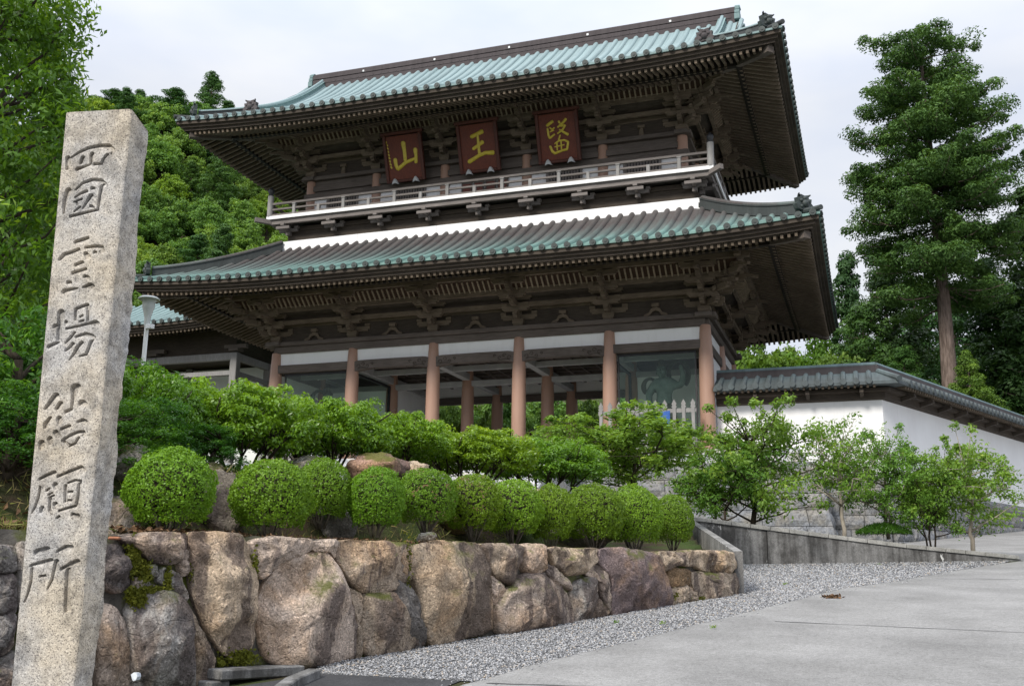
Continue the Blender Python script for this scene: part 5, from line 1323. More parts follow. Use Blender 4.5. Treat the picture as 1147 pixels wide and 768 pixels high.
# ------------------------------------------------------------------ vegetation
def unit(a): return a/(np.linalg.norm(a, axis=-1, keepdims=True)+1e-9)
def leaves(P, Nn, L, Wd, tint, r_, fold=.0, hang=0.):
    """one rhombic leaf per point; returns V,F,tint"""
    n = len(P); t = unit(np.cross(Nn, r_.normal(size=(n, 3)))); 
    if hang: t = unit(t+np.array([0, 0, -hang]))
    b = unit(np.cross(Nn, t)); nn = np.cross(t, b)
    L = np.broadcast_to(L, (n,))[:, None]; Wd = np.broadcast_to(Wd, (n,))[:, None]
    V = np.stack([P-t*L*.5, P+b*Wd*.5+nn*fold*Wd-t*L*.05, P+t*L*.5-nn*fold*Wd, P-b*Wd*.5+nn*fold*Wd-t*L*.05], 1).reshape(-1, 3)
    return V, np.arange(4*n).reshape(n, 4), tint
def clump_points(C, Rr, per, r_, shell=.5, up=.25, flat=1., jit=.45):
    C = np.asarray(C); k = len(C); Rr = np.broadcast_to(np.asarray(Rr, float), (k,))
    d = unit(r_.normal(size=(k, per, 3))); d[..., 2] = np.where(r_.random((k, per)) < up, np.abs(d[..., 2]), d[..., 2])
    rad = (shell+(1-shell)*r_.random((k, per))**.6)
    P = C[:, None]+d*np.array([1, 1, flat])*(rad*Rr[:, None])[..., None]
    Nn = unit(d*.8+r_.normal(size=d.shape)*jit+np.array([0, 0, .35]))
    tc_ = r_.random((k, 1))*.45+r_.random((k, per))*.45+.10*(d[..., 2] > .2)  # upper side of each clump tinted lighter, top light put into the colour
    return P.reshape(-1, 3), Nn.reshape(-1, 3), np.clip(tc_, 0, 1).ravel()
def leaf_mesh(name, mat, P, Nn, T, L, W_, r_, fold=.1, hang=0.):
    n = len(P); V, F, T = leaves(P, Nn, L*r_.uniform(.7, 1.25, n), W_*r_.uniform(.75, 1.2, n), T, r_, fold, hang)
    me = mesh_np(name, V, F, T); me.materials.append(MATS[mat]); return me
def obj(name, me, parent, smooth=False):
    o = bpy.data.objects.new(name, me); COL.objects.link(o); o.parent = parent; return o
def limb_mesh(name, mat, limbs, n=7):
    mb = MB()
    for pts, rr in limbs: mb.tube(pts, rr, n)
    me = bpy.data.meshes.new(name); me.from_pydata(np.concatenate(mb.v).tolist(), [], mb.f); me.update(); me.polygons.foreach_set('use_smooth', np.ones(len(me.polygons), bool)); me.materials.append(MATS[mat]); return me
def bent(a, b, r_, k=5, j=.08):
    a, b = np.asarray(a, float), np.asarray(b, float); L = np.linalg.norm(b-a); t = np.linspace(0, 1, k)[:, None]
    P = a*(1-t)+b*t; P[1:-1] += r_.normal(0, j*L/ k, (k-2, 3)); return P

# ---- clipped round bushes
def dome_bush(seed, gap=.0):
    r_ = np.random.default_rng(seed); n = 15000
    d = unit(r_.normal(size=(n, 3))); d = d[d[:, 2] > -.86]
    lump = 1+np.array([mnoise.fractal(Vector(x*2.3+seed), .6, 2., 3) for x in d])*.10
    depth = 1-.16*r_.random(len(d))**2.2
    wid = np.where(d[:, 2] < 0, np.sqrt((1-.74*d[:, 2]**2)/np.maximum(1-d[:, 2]**2, .12)), 1.)
    P = d*(lump*depth)[:, None]*np.array([1, 1, .92]); P[:, :2] *= np.minimum(wid, 1.5)[:, None]
    fine = np.array([mnoise.noise(Vector(x*9+seed)) for x in d])
    keep = (fine > -.42+gap) | (depth < .9)
    sh = (np.array([mnoise.noise(Vector(x*17+seed)) for x in d]) > .42) & (r_.random(len(d)) < .5); P[sh] *= r_.uniform(1.02, 1.13, (sh.sum(), 1))
    P, d, fine, depth = P[keep], d[keep], fine[keep], depth[keep]
    T = np.clip(.35+.35*fine+.3*r_.random(len(P)), 0, 1)
    Nn = unit(d+r_.normal(size=d.shape)*.55)
    lm = leaf_mesh('foliage', 'leaf_box', P, Nn, T, .066, .043, r_, .12)
    li = []
    for i in range(13):
        a = r_.uniform(0, 6.28); b = unit(np.array([math.cos(a)*.8, math.sin(a)*.8, r_.uniform(-.1, .7)]))*.8
        li.append((bent((.12*math.cos(a), .12*math.sin(a), -1.15), b, r_), np.linspace(.03, .008, 5)))
    core = MB(); th = np.linspace(.0, 2.25, 8)  # solid dark ball added inside the leaves to stop see-through
    core.grid(np.array([[(.72*math.sin(t)*math.cos(p), .72*math.sin(t)*math.sin(p), .66*math.cos(t)) for p in np.linspace(0, 6.2832, 15)] for t in th]))
    cm = mesh_of(core, 'dark_core', 'bark_dark')
    return lm, limb_mesh('stems', 'bark_grey', li, 5), cm
DB = [dome_bush(3), dome_bush(8), dome_bush(15, .18)]
BU = [ # x0,x1,y0,y1, q, variant, label
 (143,240,504,590,.50,0,'largest clipped round green bush standing nearest the stone pillar'),
 (261,349,516,594,.45,1,'second clipped round bush from the stone pillar, with bare rock on its left'),
 (330,393,515,582,.85,0,'clipped round bush half hidden behind its left neighbour in the row'),
 (387,456,524,592,.45,1,'clipped round bush in front of the pink topped garden rock'),
 (443,513,525,588,.55,2,'rounded bush flecked with rusty leaves near the middle of the row'),
 (499,562,531,596,.5,2,'loose sprouting bush with bare stems showing below, right of the rusty flecked bush'),
 (543,608,537,600,.5,2,'loose bush with thin open stems in front of a brown rock'),
 (592,644,544,607,.45,0,'small dark sided round bush wedged between a loose bush and a wide dome'),
 (631,699,543,606,.45,1,'widest smooth dome bush in the right half of the row'),
 (679,741,545,610,.45,0,'smooth dome bush second from the right end of the row'),
 (727,778,555,609,.5,1,'smallest smooth dome bush at the right end of the row beside the concrete wall')]
for (x0, x1, y0, y1, q, v, lab) in BU:
    c = wp((x0+x1)/2, (y0+y1)/2, -q); dist = (c-C_O) @ C_F; r = (x1-x0)/2*dist/FPX*1.01; rz = (y1-y0)/2*dist/FPX/.92
    root = empty('round_bush', (c[0], c[1], c[2]), lab, 'bush', 'clipped round bushes in a row on top of the boulder wall', rz=rng.uniform(0, 6.28)); root.scale = (r*rng.uniform(.96, 1.06), r*rng.uniform(.92, 1.05), rz*1.02)
    f, s, k = DB[v]; fo = obj('foliage', f, root); obj('stems', s, root); obj('dark_core', k, root)
    w_ = rng.uniform(.82, 1.15); fo.color = (w_*1.02, w_, w_*.9, 1)
    if 'rusty' in lab:
        r_ = np.random.default_rng(5); d = unit(r_.normal(size=(900, 3))); d = d[(np.array([mnoise.noise(Vector(x*2.6)) for x in d]) > .28)]
        obj('rusty_leaves', leaf_mesh('rusty_leaves', 'dry_leaf', d*1.0*np.array([1, 1, .93]), d, np.zeros(len(d)), .07, .05, r_), root)

# ---- garden rocks of the upper tier
def rock(px, py, w_, h_, q, label, col, seed, zs=None):
    c = wp(px, py, -q); dist = (c-C_O) @ C_F; rx = w_/2*dist/FPX; rz = h_/2*dist/FPX
    import bmesh
    bm = bmesh.new(); bmesh.ops.create_icosphere(bm, subdivisions=4, radius=1.)
    V = np.array([v.co[:] for v in bm.verts]); r_ = np.random.default_rng(seed)
    for _ in range(7):
        n = unit(r_.normal(size=3)); dd = V @ n; cut = r_.uniform(.62, .85); V -= np.clip(dd-cut, 0, None)[:, None]*n*.85
    V = V*(1+fbm(V, 1.6, .16, seed)+fbm(V, 5., .05, seed+4.))[:, None]
    V *= np.array([rx, min(rx, .5), rz]); a = R(20)+r_.uniform(-.3, .3)
    V = np.stack([V[:, 0]*math.cos(a)-V[:, 1]*math.sin(a), V[:, 0]*math.sin(a)+V[:, 1]*math.cos(a), V[:, 2]], 1)
    for v, p in zip(bm.verts, V): v.co = p
    me = bpy.data.meshes.new('garden_rock'); bm.to_mesh(me); bm.free()
    o = link('garden_rock', me, 'boulder', smooth='all'); o.location = c; o.color = (*col, 1); tag(o, label, 'rock')
for i, a in enumerate([
 (146,522,62,46,1.25,'dark brown rock beside the stone pillar below the hedge',DRK), (120,600,80,95,1.0,'shaded brown rock right behind the stone pillar',DRK),
 (246,575,72,92,1.15,'tall grey brown rock between the first two round bushes',(.22,.19,.155)), (215,527,70,30,1.8,'low rock under the hedge above the first round bush',BRN),
 (425,528,76,40,1.6,'pink topped rock rising behind the round bushes',(.40,.25,.19)), (462,530,44,26,1.7,'small tan rock to the right of the pink topped rock',TAN),
 (478,602,26,14,.25,'small pale loose stone lying on top of the boulder wall',(.40,.37,.32)), (508,566,70,66,1.2,'brown rock behind the open stems of the middle bushes',(.24,.17,.11)),
 (575,568,84,60,1.2,'wide brown rock behind the loose bushes',BRN), (372,590,60,60,1.2,'dark rock between the third and fourth round bushes',DRK), (650,592,80,50,1.2,'dark rock shaded by the wide dome bush',DRK), (335,530,80,40,1.9,'low grey rock under the hedge behind the third bush',GRY)]):
    rock(*a[:4], a[4], a[5], a[6], 21+i)

# ---- hedge shrubs: flat topped, glossy leaves over bare forked stems
def hedge_shrub(seed, w_=1., h_=1., leaf=.056):
    """unit: crown radius about 1 (x), from z .35 to 1"""
    r_ = np.random.default_rng(seed); limbs = []; tips = []
    for i in range(9):
        a = i*6.283/9+r_.uniform(-.3, .3); e = np.array([math.cos(a)*r_.uniform(.3, .75), math.sin(a)*r_.uniform(.3, .75), r_.uniform(.36, .66)])
        P = bent((0.06*math.cos(a), .06*math.sin(a), -.3), e, r_, 6, .14); limbs.append((P, np.linspace(.026, .010, 6)))
        for j in range(4):
            e2 = e+np.array([r_.uniform(-.4, .4), r_.uniform(-.4, .4), r_.uniform(.08, .3)]); limbs.append((bent(P[3+j % 3], e2, r_, 4, .12), np.linspace(.014, .006, 4))); tips.append(e2)
    n = 330; th = r_.uniform(0, 6.283, n); rr = np.sqrt(r_.random(n)); C = np.stack([rr*np.cos(th), rr*np.sin(th), .30+.62*(1-rr**4)**.5*r_.uniform(.0, 1.03, n)+r_.normal(0, .05, n)+.10*rr], 1)
    P, Nn, T = clump_points(C, r_.uniform(.10, .18, n), 88, r_, .25, .6, .75)
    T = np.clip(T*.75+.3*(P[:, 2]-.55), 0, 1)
    return leaf_mesh('foliage', 'leaf_hedge', P, Nn, T, leaf, leaf*.46, r_, .12), limb_mesh('stems', 'bark_dark', limbs, 6)
HS = [hedge_shrub(i*7+1) for i in range(3)]
HG = [(70,200,418,530,2.6,0,'dark leafy shrub at the left end of the hedge, behind the stone pillar',(.62,.75,.8)), (190,330,436,532,2.5,1,'broad glossy hedge shrub below the grey side hall',(1,1,1)),
 (295,420,450,535,2.6,2,'glossy hedge shrub below the leftmost terracotta columns',(1,1,1)), (385,490,466,532,2.7,0,'flat topped glossy hedge shrub behind the pink topped rock',(.95,1,1)),
 (470,580,484,545,2.8,1,'yellow green hedge shrub with pale steps showing under it',(1.15,1.05,.9)), (560,660,494,556,2.9,2,'last hedge shrub on the right, in front of the pale steps',(1.05,1.02,.95)),
 (130,250,434,520,3.6,2,'dense shrub behind the lamp post',(.85,.92,.9))]
for (x0, x1, y0, y1, q, v, lab, colr) in HG:
    b = wp((x0+x1)/2, y1, -q); t = wp((x0+x1)/2, y0, -q); dist = (b-C_O) @ C_F; r = (x1-x0)/2*dist/FPX*1.42; h = t[2]-b[2]
    root = empty('hedge_shrub', b, lab, 'shrub', 'glossy hedge shrubs behind the round bushes', rz=rng.uniform(0, 6)); root.scale = (r, r*.85, h*1.0)
    f, s = HS[v]; fo = obj('foliage', f, root); fo.color = (*colr, 1); obj('stems', s, root)

# ---- small garden trees: thin forked trunks and layered sprays
def small_tree(seed, trunks=1, spread=1., sparse=1., bark='bark_grey', leaf=.07, low=.35, lmat='leaf_small'):
    """unit height 1, crown radius about .42*spread"""
    r_ = np.random.default_rng(seed); limbs = []; C = []; Rr = []
    for k in range(trunks):
        a0 = r_.uniform(0, 6.28); top = np.array([math.cos(a0)*.1*(trunks > 1)*2, math.sin(a0)*.1*(trunks > 1)*2, .62]); base = np.array([math.cos(a0)*.03*(trunks-1), math.sin(a0)*.03*(trunks-1), -.08])
        tr = bent(base, top, r_, 8, .16); limbs.append((tr, np.linspace(.021, .010, 8)/math.sqrt(trunks)))
        nb = int(13/trunks)+4
        for i in range(nb):
            f = low+(1-low)*i/nb; p = tr[min(7, int(f*7.5))]; a = i*2.4+r_.uniform(-.4, .4)+a0
            ln = .42*spread*(1-.55*max(0, (f-.55)/.45))*r_.uniform(.7, 1.1); e = p+np.array([math.cos(a)*ln, math.sin(a)*ln, ln*r_.uniform(.25, .9)])
            e[2] = min(e[2], 1.); B = bent(p, e, r_, 5, .16); limbs.append((B, np.linspace(.009, .003, 5)))
            for j in range(7):
                q = B[2+j % 3]+r_.normal(0, 1, 3)*np.array([.10, .10, .05])*spread+[0, 0, .03]; C.append(q); Rr.append(r_.uniform(.06, .115))
                limbs.append((np.array([B[2+j % 3], q]), [.003, .0015]))
        for j in range(6): C.append(top+r_.normal(0, 1, 3)*[.11, .11, .05]+[0, 0, .10+.22*r_.random()]); Rr.append(r_.uniform(.045, .08)); limbs.append((np.array([top, C[-1]]), [.006, .002]))
    P, Nn, T = clump_points(np.array(C), np.array(Rr), int(62*sparse), r_, .05, .5, 1.0, .6)
    return leaf_mesh('foliage', lmat, P, Nn, T, leaf*.62, leaf*.26, r_, .1), limb_mesh('trunk', bark, limbs, 6)
ST = [ # base px x,y, top y, halfwidth px, Y, args, label, colour
 (712,552,455,84,21.5,(31,2,1.15,1.7,'bark_dark',.062,.2),'bushy light green tree rising behind the dome bushes in front of the picket fence',(1.05,1.05,.9)),
 (806,586,476,58,25.2,(32,2,.9,1.0,'bark_dark',.058,.15),'dense young tree left on the planter, dark leaves low on forked stems',(.85,.95,.95)),
 (842,588,440,72,25.6,(33,1,1.1,1.25,'bark_dark',.058,.2),'taller young tree with a dark forked trunk before the granite podium',(1.,1.,.95)),
 (945,597,455,56,25.6,(34,1,1.0,.5,'bark_pale',.058,.42),'thin open tree with a pale trunk, second group on the planter',(1.08,1.05,.9)),
 (995,594,476,50,26.0,(35,1,1.0,1.1,'bark_grey',.058,.2),'compact dark leafed tree over a grassy mound beside the pale thin tree',(.82,.95,.9)),
 (1042,604,502,40,26.1,(36,3,.85,.9,'bark_dark',.066,.2),'low multi stemmed young tree between the mound and the last tree',(.95,1.,.9)),
 (1089,608,478,62,26.3,(37,1,1.1,1.05,'bark_pale',.060,.25),'last tree at the right end of the planter with a pale forked trunk',(1.02,1.02,.9))]
for (bx, by, ty, hw, Y, args, lab, colr) in ST:
    b = at(bx, by, Y); t = at(bx, ty, Y); h = t[2]-b[2]; g = float(terrain(b[0], b[1])); 
    root = empty('garden_tree', (b[0], b[1], b[2]), lab, 'tree', 'small trees in front of the white wall', rz=rng.uniform(0, 6))
    dist = (b-C_O) @ C_F; r = hw*dist/FPX; root.scale = (r/.46, r/.46, h)
    f, s = small_tree(*args); fo = obj('foliage', f, root); fo.color = (*colr, 1); obj('trunk', s, root)
# grassy mound
r_ = np.random.default_rng(4); c = at(990, 596, 25.9); n = 2600; a = r_.uniform(0, 6.283, n); rr = np.sqrt(r_.random(n))
P = np.stack([c[0]+rr*np.cos(a)*.62, c[1]+rr*np.sin(a)*.5, c[2]-.04+.2*(1-rr**2)+r_.uniform(0, .05, n)], 1)
me = leaf_mesh('grass_tuft', 'leaf_hedge', P, unit(r_.normal(size=(n, 3))*[1, 1, .25]), r_.random(n)*.4, .14, .018, r_)
o = link('grass_tuft', me, 'leaf_hedge'); o.color = (.7, .8, .8, 1); tag(o, 'dark green grassy mound at the foot of the compact tree on the planter', 'grass tuft')

# ---- tall cedar on the right
def cedar(seed, h, base, R0, nb, per, leaf, mat, prof=None, rad=.8, tr=.42):
    r_ = np.random.default_rng(seed); C = []; Rr = []; limbs = []
    lean = np.array([.0, 0, 0]); tz = np.linspace(0, h, 14); T = np.stack([.10*np.sin(tz*.22), .10*np.cos(tz*.17)-.1, tz], 1)
    limbs.append((T, tr*(1-tz/h*.93)**.8))
    for i in range(nb):
        f = (i+r_.random())/nb; z = base+(h-base)*f**.92; pr = prof(f) if prof else (1-f)**.75
        a = i*2.399+r_.uniform(-.5, .5); ln = R0*pr*r_.uniform(.72, 1.1)
        p = np.array([np.interp(z, tz, T[:, 0]), np.interp(z, tz, T[:, 1]), z])
        e = p+np.array([math.cos(a)*ln, math.sin(a)*ln, -.10*ln+ln*.28*f]); B = bent(p, e, r_, 6, .10); B[1:, 2] += np.array([.04, .05, .02, -.02, .05])*ln
        limbs.append((B, np.linspace(.055, .015, 6)*(1-.5*f)))
        m = max(2, int(ln/rad*1.7))
        for j in range(m):
            t = (j+1)/m; q = B[0]*(1-t)+B[-1]*t if t < .5 else B[-1]*t+B[0]*(1-t)
            C.append(q+r_.normal(0, .22*rad, 3)+[0, 0, .1]); Rr.append(rad*r_.uniform(.62, 1.05)*(.75+.35*t)*(1-.25*f))
    P, Nn, Tt = clump_points(np.array(C), np.array(Rr), per, r_, .55, .5, .78, .26)
    return leaf_mesh('crown', mat, P, Nn, Tt, leaf, leaf*.42, r_, .1), limb_mesh('trunk', 'bark_cedar', limbs, 9)
b = at(1063.5, 470, 52); g0 = 5.3; topz = at(1040, 52, 52)[2]; H = topz-g0
bx = b[0]+.05
def big_cedar(seed, H, base, R0):
    r_ = np.random.default_rng(seed); C = []; Rr = []; tz = np.linspace(0, H, 14); T = np.stack([.10*np.sin(tz*.22), .10*np.cos(tz*.17)-.1, tz], 1); limbs = [(T, .46*(1-tz/H*.94)**.85)]
    z = base; k = 0
    while z < H-.3:
        f = (z-base)/(H-base); pr = (.74+1.0*f if f < .24 else math.sqrt(max(0, 1-((f-.12)/.9)**2.0))); R_ = R0*pr+.25
        nb = max(4, int(3.6+R_*1.75))
        for i in range(nb):
            if r_.random() < .05: continue
            a = k*1.1+i*6.283/nb+r_.uniform(-.3, .3); ln = R_*r_.uniform(.66, 1.12); zz = z+r_.normal(0, .62)
            p = np.array([np.interp(zz, tz, T[:, 0]), np.interp(zz, tz, T[:, 1]), zz]); e = p+np.array([math.cos(a)*ln, math.sin(a)*ln, ln*(.30*f-.16)])
            B = bent(p, e, r_, 6, .06); B[2:, 2] -= np.array([.03, .05, .04, -.03])*ln; limbs.append((B, np.linspace(.06, .015, 6)*(1-.5*f)))
            ts = np.arange(max(.25, .55/ln), 1.01, .46/max(ln, .7))
            for t in ts:
                q = np.array([np.interp(t*5, range(6), B[:, c_]) for c_ in range(3)]); sc_ = .40+.18*t
                C.append(q+r_.normal(0, .10, 3)+[0, 0, .14]); Rr.append(sc_*r_.uniform(.95, 1.5)*(1-.2*f))
                if t > .45 and ln > 1.5:
                    s_ = np.array([-math.sin(a), math.cos(a), 0])*r_.choice([-1, 1])*r_.uniform(.5, .85); C.append(q+s_+r_.normal(0, .1, 3)+[0, 0, .05]); Rr.append(.40*r_.uniform(.8, 1.35))
        z += r_.uniform(.88, 1.18)*(1-.35*f); k += 1
    P, Nn, Tt = clump_points(np.array(C), np.array(Rr), 150, r_, .4, .5, .72, .34)
    return leaf_mesh('crown', 'leaf_cedar', P, Nn, Tt, .17, .075, r_, .1), limb_mesh('trunk', 'bark_cedar', limbs, 9)
f, s = big_cedar(71, H, H*.44, 3.95)
root = empty('tall_cedar', (bx, 52, g0), 'tallest cedar with a bare reddish lower trunk rising above the white wall', 'tree', rz=.6); obj('crown', f, root); obj('trunk', s, root)
# forest of smaller cedars behind the wall
FC = [cedar(81, 1*12., 1.0, 2.5, 62, 150, .22, 'leaf_cedar_dark', None, .70, .2), cedar(82, 12., .6, 2.9, 66, 150, .22, 'leaf_cedar_dark', lambda f: (1-f)**.6, .78, .2), cedar(83, 12., .8, 3.2, 60, 150, .22, 'leaf_cedar', lambda f: min(1, .6+f)*(1-f**2.2)+.05, .82, .2)]
CED = [ # px x, top y, Y, proto, scale w, label, colour
 (944,292,64,0,.85,'slender pointed conifer just right of the gate roof tip',(.95,1,1)), (990,290,58,1,.95,'dark bushy conifer left of the tall cedar trunk',(1,1,1)), (1022,318,66,2,.9,'broad conifer directly behind the tall cedar trunk',(.9,1,1)),
 (965,350,56,2,.7,'low bushy conifer above the boundary wall roof',(1.05,1.05,.9)), (1104,300,60,1,1.0,'dark conifer standing right of the tall cedar trunk',(.85,.95,1)), (1150,215,57,0,1.3,'dark tall conifer cut by the right edge of the picture',(.8,.9,1)),
 (1128,340,58,2,.82,'mid green leafy conifer in front of the dark ones at the right edge',(1.,1.05,1)), (1175,240,62,1,1.3,'conifer beyond the right edge of the picture',(.8,.9,1)), (1010,395,52,2,.55,'small pale conifer low behind the wall roof near the cedar trunk',(1.2,1.15,.95)), (1065,330,75,1,1.2,'far conifer filling the gap right behind the cedar trunk',(.8,.9,1)), (1140,385,60.,2,.62,'small bright tree behind the sloping wall roof at the right edge',(1.4,1.3,.95)), (1085,400,50,2,.42,'small bright green tree right of the cedar trunk above the sloping wall roof',(1.5,1.35,.9))]
protos_c = {}
for (px, ty, Y, k, sw, lab, colr) in CED:
    t = at(px, ty, Y); g = 5.3; h = t[2]-g; sc_h = h/12.
    root = empty('conifer', (t[0], Y, g), lab, 'tree', 'conifers in the wood behind the boundary wall', rz=rng.uniform(0, 6)); root.scale = (sw*1.15, sw*1.15, sc_h)
    fo = obj('crown', FC[k][0], root); fo.color = (*colr, 1); obj('trunk', FC[k][1], root)

# ---- broadleaf trees
def broad(seed, mat='leaf_hill', leaf=.20, per=92, nc=135):
    """unit: height 6, crown radius about 2.3"""
    r_ = np.random.default_rng(seed); C = []; Rr = []; limbs = [(bent((0, 0, -1.2), (r_.normal(0, .2), r_.normal(0, .2), 3.4), r_, 6, .08), np.linspace(.17, .07, 6))]
    for i in range(nc):
        d = unit(r_.normal(size=3)); d[2] = abs(d[2])*1.15-.30; c = np.array([0, 0, 3.1])+d*np.array([1.75, 1.75, 2.3])*r_.uniform(.35, 1.22); C.append(c); Rr.append(r_.uniform(.22, .62))
        if i % 9 == 0: limbs.append((bent((0, 0, 1.2+r_.uniform(0, 1.6)), c, r_, 4, .1), np.linspace(.06, .02, 4)))
    P, Nn, T = clump_points(np.array(C), np.array(Rr), per, r_, .1, .45, .9, .65)
    return leaf_mesh('crown', mat, P, Nn, T, leaf, leaf*.6, r_, .1), limb_mesh('trunk', 'bark_dark', limbs, 6)
BT = [broad(91), broad(92), broad(93), broad(94, 'leaf_pale'), broad(95, 'leaf_hill', .185, 95, 130)]
cr_ = np.random.default_rng(17)
def place_broad(x, y, z, k, s, label, group, colr, sz=None):
    root = empty('broadleaf_tree', (x, y, z), label, 'tree', group, rz=cr_.uniform(0, 6.28)); root.scale = (s, s, (sz or s))
    fo = obj('crown', BT[k][0], root); fo.color = (*colr, 1); obj('trunk', BT[k][1], root)
# hillside wood on the left: trees seen between the pillar and the roofs
def vis_hill(x, y, z):
    p = np.array([x, y, z])-C_O; dz_ = p @ C_F
    if dz_ < 5: return False
    px, py = 573.5+FPX*(p @ C_R)/dz_, 384-FPX*(p @ C_U)/dz_
    return -140 < px < 470 and 20 < py < 560
cnt = 0; tries = 0; pts = []
while cnt < 295 and tries < 30000:
    tries += 1; Y = cr_.uniform(46, 128); X = -Y*cr_.uniform(.50, 1.18); z = float(terrain(X, Y))
    if Y < 54 and X > -24: continue
    if -40 < X < -25 and Y < 50: continue
    if not vis_hill(X, Y, z+4): continue
    if pts and np.min(np.linalg.norm(np.array(pts)-[X, Y], axis=1)) < 1.7+Y*.016: continue
    # skip the far side of the crest
    gz = float(terrain(X*.97, Y*.97))
    if z < gz-1.0: continue
    pts.append([X, Y]); cnt += 1; kind = cr_.random(); s = cr_.uniform(.85, 1.35)*(1+.12*(Y > 90))
    if kind < .16:
        root = empty('hill_conifer', (X, Y, z-.4), 'dark conifer standing among the leafy trees on the wooded hillside left of the gate', 'tree', 'conifers on the wooded hillside', rz=cr_.uniform(0, 6)); root.scale = (s*.85, s*.85, s*cr_.uniform(.5, .72))
        fo = obj('crown', FC[int(cr_.integers(0, 2))][0], root); fo.color = (1.4, 1.5, 1.3, 1); obj('trunk', FC[0][1], root)
    else:
        tone = cr_.random(); colr = (1.15, 1.22, 1.1) if tone < .35 else ((1.32, 1.38, 1.15) if tone < .72 else (1.5, 1.48, 1.2)) if tone < .93 else (1.5, 1.4, 1.35)
        place_broad(X, Y, z-.3, int(cr_.integers(0, 5)), s, 'leafy tree in the dense mixed wood covering the hillside left of the gate', 'leafy trees on the wooded hillside', colr)
# crest pair that stands clear against the sky
for px, ty, Y, k, lab in ((128, 104, 96, 2, 'round dark tree top on the skyline just right of the stone pillar'), (196, 103, 96, 2, 'open dark tree on the skyline close to the left roof tip')):
    t = at(px, ty, Y); z = float(terrain(t[0], Y)); z = min(z, t[2]-6)
    root = empty('skyline_tree', (t[0], Y, z), lab, 'tree', rz=1.); s = (t[2]-z)/12.; root.scale = (1.25, 1.25, s); fo = obj('crown', FC[2][0], root); fo.color = (.8, .95, 1, 1); obj('trunk', FC[2][1], root)
# yard trees seen through the gate passage and right of the eaves
for (px, py, Y, k, s, lab, colr) in (
 (500, 475, 52, 0, .62, 'green tree seen through the passage between the left columns', (1, 1.05, .9)), (545, 492, 49, 4, .45, 'rounded green shrub seen through the passage low between columns', (1.1, 1.05, .8)), (572, 470, 56, 1, .75, 'dark green tree filling the middle of the passage', (.8, .95, .9)),
 (655, 478, 51, 2, .6, 'green tree seen right in the passage beside the dark columns', (1.05, 1.05, .9)), (440, 470, 55, 2, .7, 'green tree behind the left part of the passage', (.95, 1, .9)), (520, 500, 47, 3, .34, 'pale yellow green clipped shrub seen through the passage', (.75, .7, .6)), (665, 505, 47.5, 3, .3, 'small pale shrub at the right end of the passage', (.7, .75, .6)),
 (850, 374, 58, 3, 1.15, 'pale green tree peeping out under the right corner of the eaves', (.95, 1, .8)), (905, 376, 60, 3, 1.15, 'pale green tree between the eaves tip and the conifers', (.9, 1, .8)), (880, 380, 66, 0, 1.3, 'green tree behind the pale trees right of the gate', (1.1, 1.1, .9)), (822, 384, 62, 1, 1.2, 'green tree hidden mostly behind the right corner column', (1, 1, .9)), (940, 385, 55, 0, .9, 'low green tree above the tiled roof of the boundary wall', (1.2, 1.15, .9))):
    t = at(px, py, Y); h = max(1.2, t[2]-5.4 + (0 if px > 800 else 1.5)); place_broad(t[0], Y, 5.4, k, s, lab, 'trees in the temple yard', colr, h/5.6)
for px, py, Y, k, s in ((425,440,62,0,1.2),(470,445,66,1,1.3),(505,450,60,2,1.1),(545,445,68,4,1.3),(585,450,63,0,1.2),(625,452,67,1,1.3),(660,455,60,2,1.1),(700,450,66,4,1.2),(450,470,58,2,.8),(530,478,55,0,.7),(600,482,56,4,.7),(640,488,55,1,.7),(485,480,57,1,.8)):
    t = at(px, py-6, Y); place_broad(t[0], Y, 5.3, k, s, 'leafy tree of the wood behind the gate, seen through the passage between the columns', 'wood behind the gate passage', (.95, 1.05, .9), max(1., (t[2]-5.3)/5.4))
t = at(606, 452, 50); 
mm = broad(96, 'leaf_maroon', .22, 80, 70); root = empty('maroon_maple', (t[0], 50, 5.5), 'dark red maple seen through the gate passage', 'tree'); root.scale = (.55, .55, .62); obj('crown', mm[0], root); obj('trunk', mm[1], root)

# ---- near foliage on the left: big leafy trees behind the pillar
def near_tree(seed, H, base, R0, nc, per, leaf, hang=.6, cr=.42):
    r_ = np.random.default_rng(seed); limbs = [(bent((0, 0, -.5), (r_.normal(0, .2), r_.normal(0, .2), H*.8), r_, 8, .1), np.linspace(.14, .04, 8))]; C = []; Rr = []
    T = limbs[0][0]
    for i in range(nc):
        f = (i+.5)/nc; z = base+(H-base)*f; a = i*2.399+r_.uniform(-.4, .4); rr = R0*(1-.45*f**2.2)*np.sqrt(r_.uniform(.25, 1.)); c = np.array([math.cos(a)*rr, math.sin(a)*rr, z+r_.normal(0, .12)]); C.append(c); Rr.append(cr*r_.uniform(.7, 1.2))
        if i % 3 == 0: limbs.append((bent(T[min(7, int(f*8))], c, r_, 5, .12), np.linspace(.035, .008, 5)))
    P, Nn, Tt = clump_points(np.array(C), np.array(Rr), per, r_, .2, .5, .85)
    return leaf_mesh('crown', 'leaf_near', P, Nn, Tt, leaf, leaf*.36, r_, .14, hang), limb_mesh('trunk', 'bark_dark', limbs, 8)
f, s = near_tree(101, 6.6, .3, 1.45, 190, 140, .115)
c = at(28, 420, 9.6); root = empty('overhanging_tree', (c[0]-.95, 9.6, 2.8), 'bright leafy tree with drooping leaves overhanging the stone pillar on the left', 'tree', rz=.4); fo = obj('crown', f, root); fo.color = (1.0, 1.0, .9, 1); obj('trunk', s, root)
f2, s2 = near_tree(102, 8.2, .3, 1.6, 210, 130, .14)
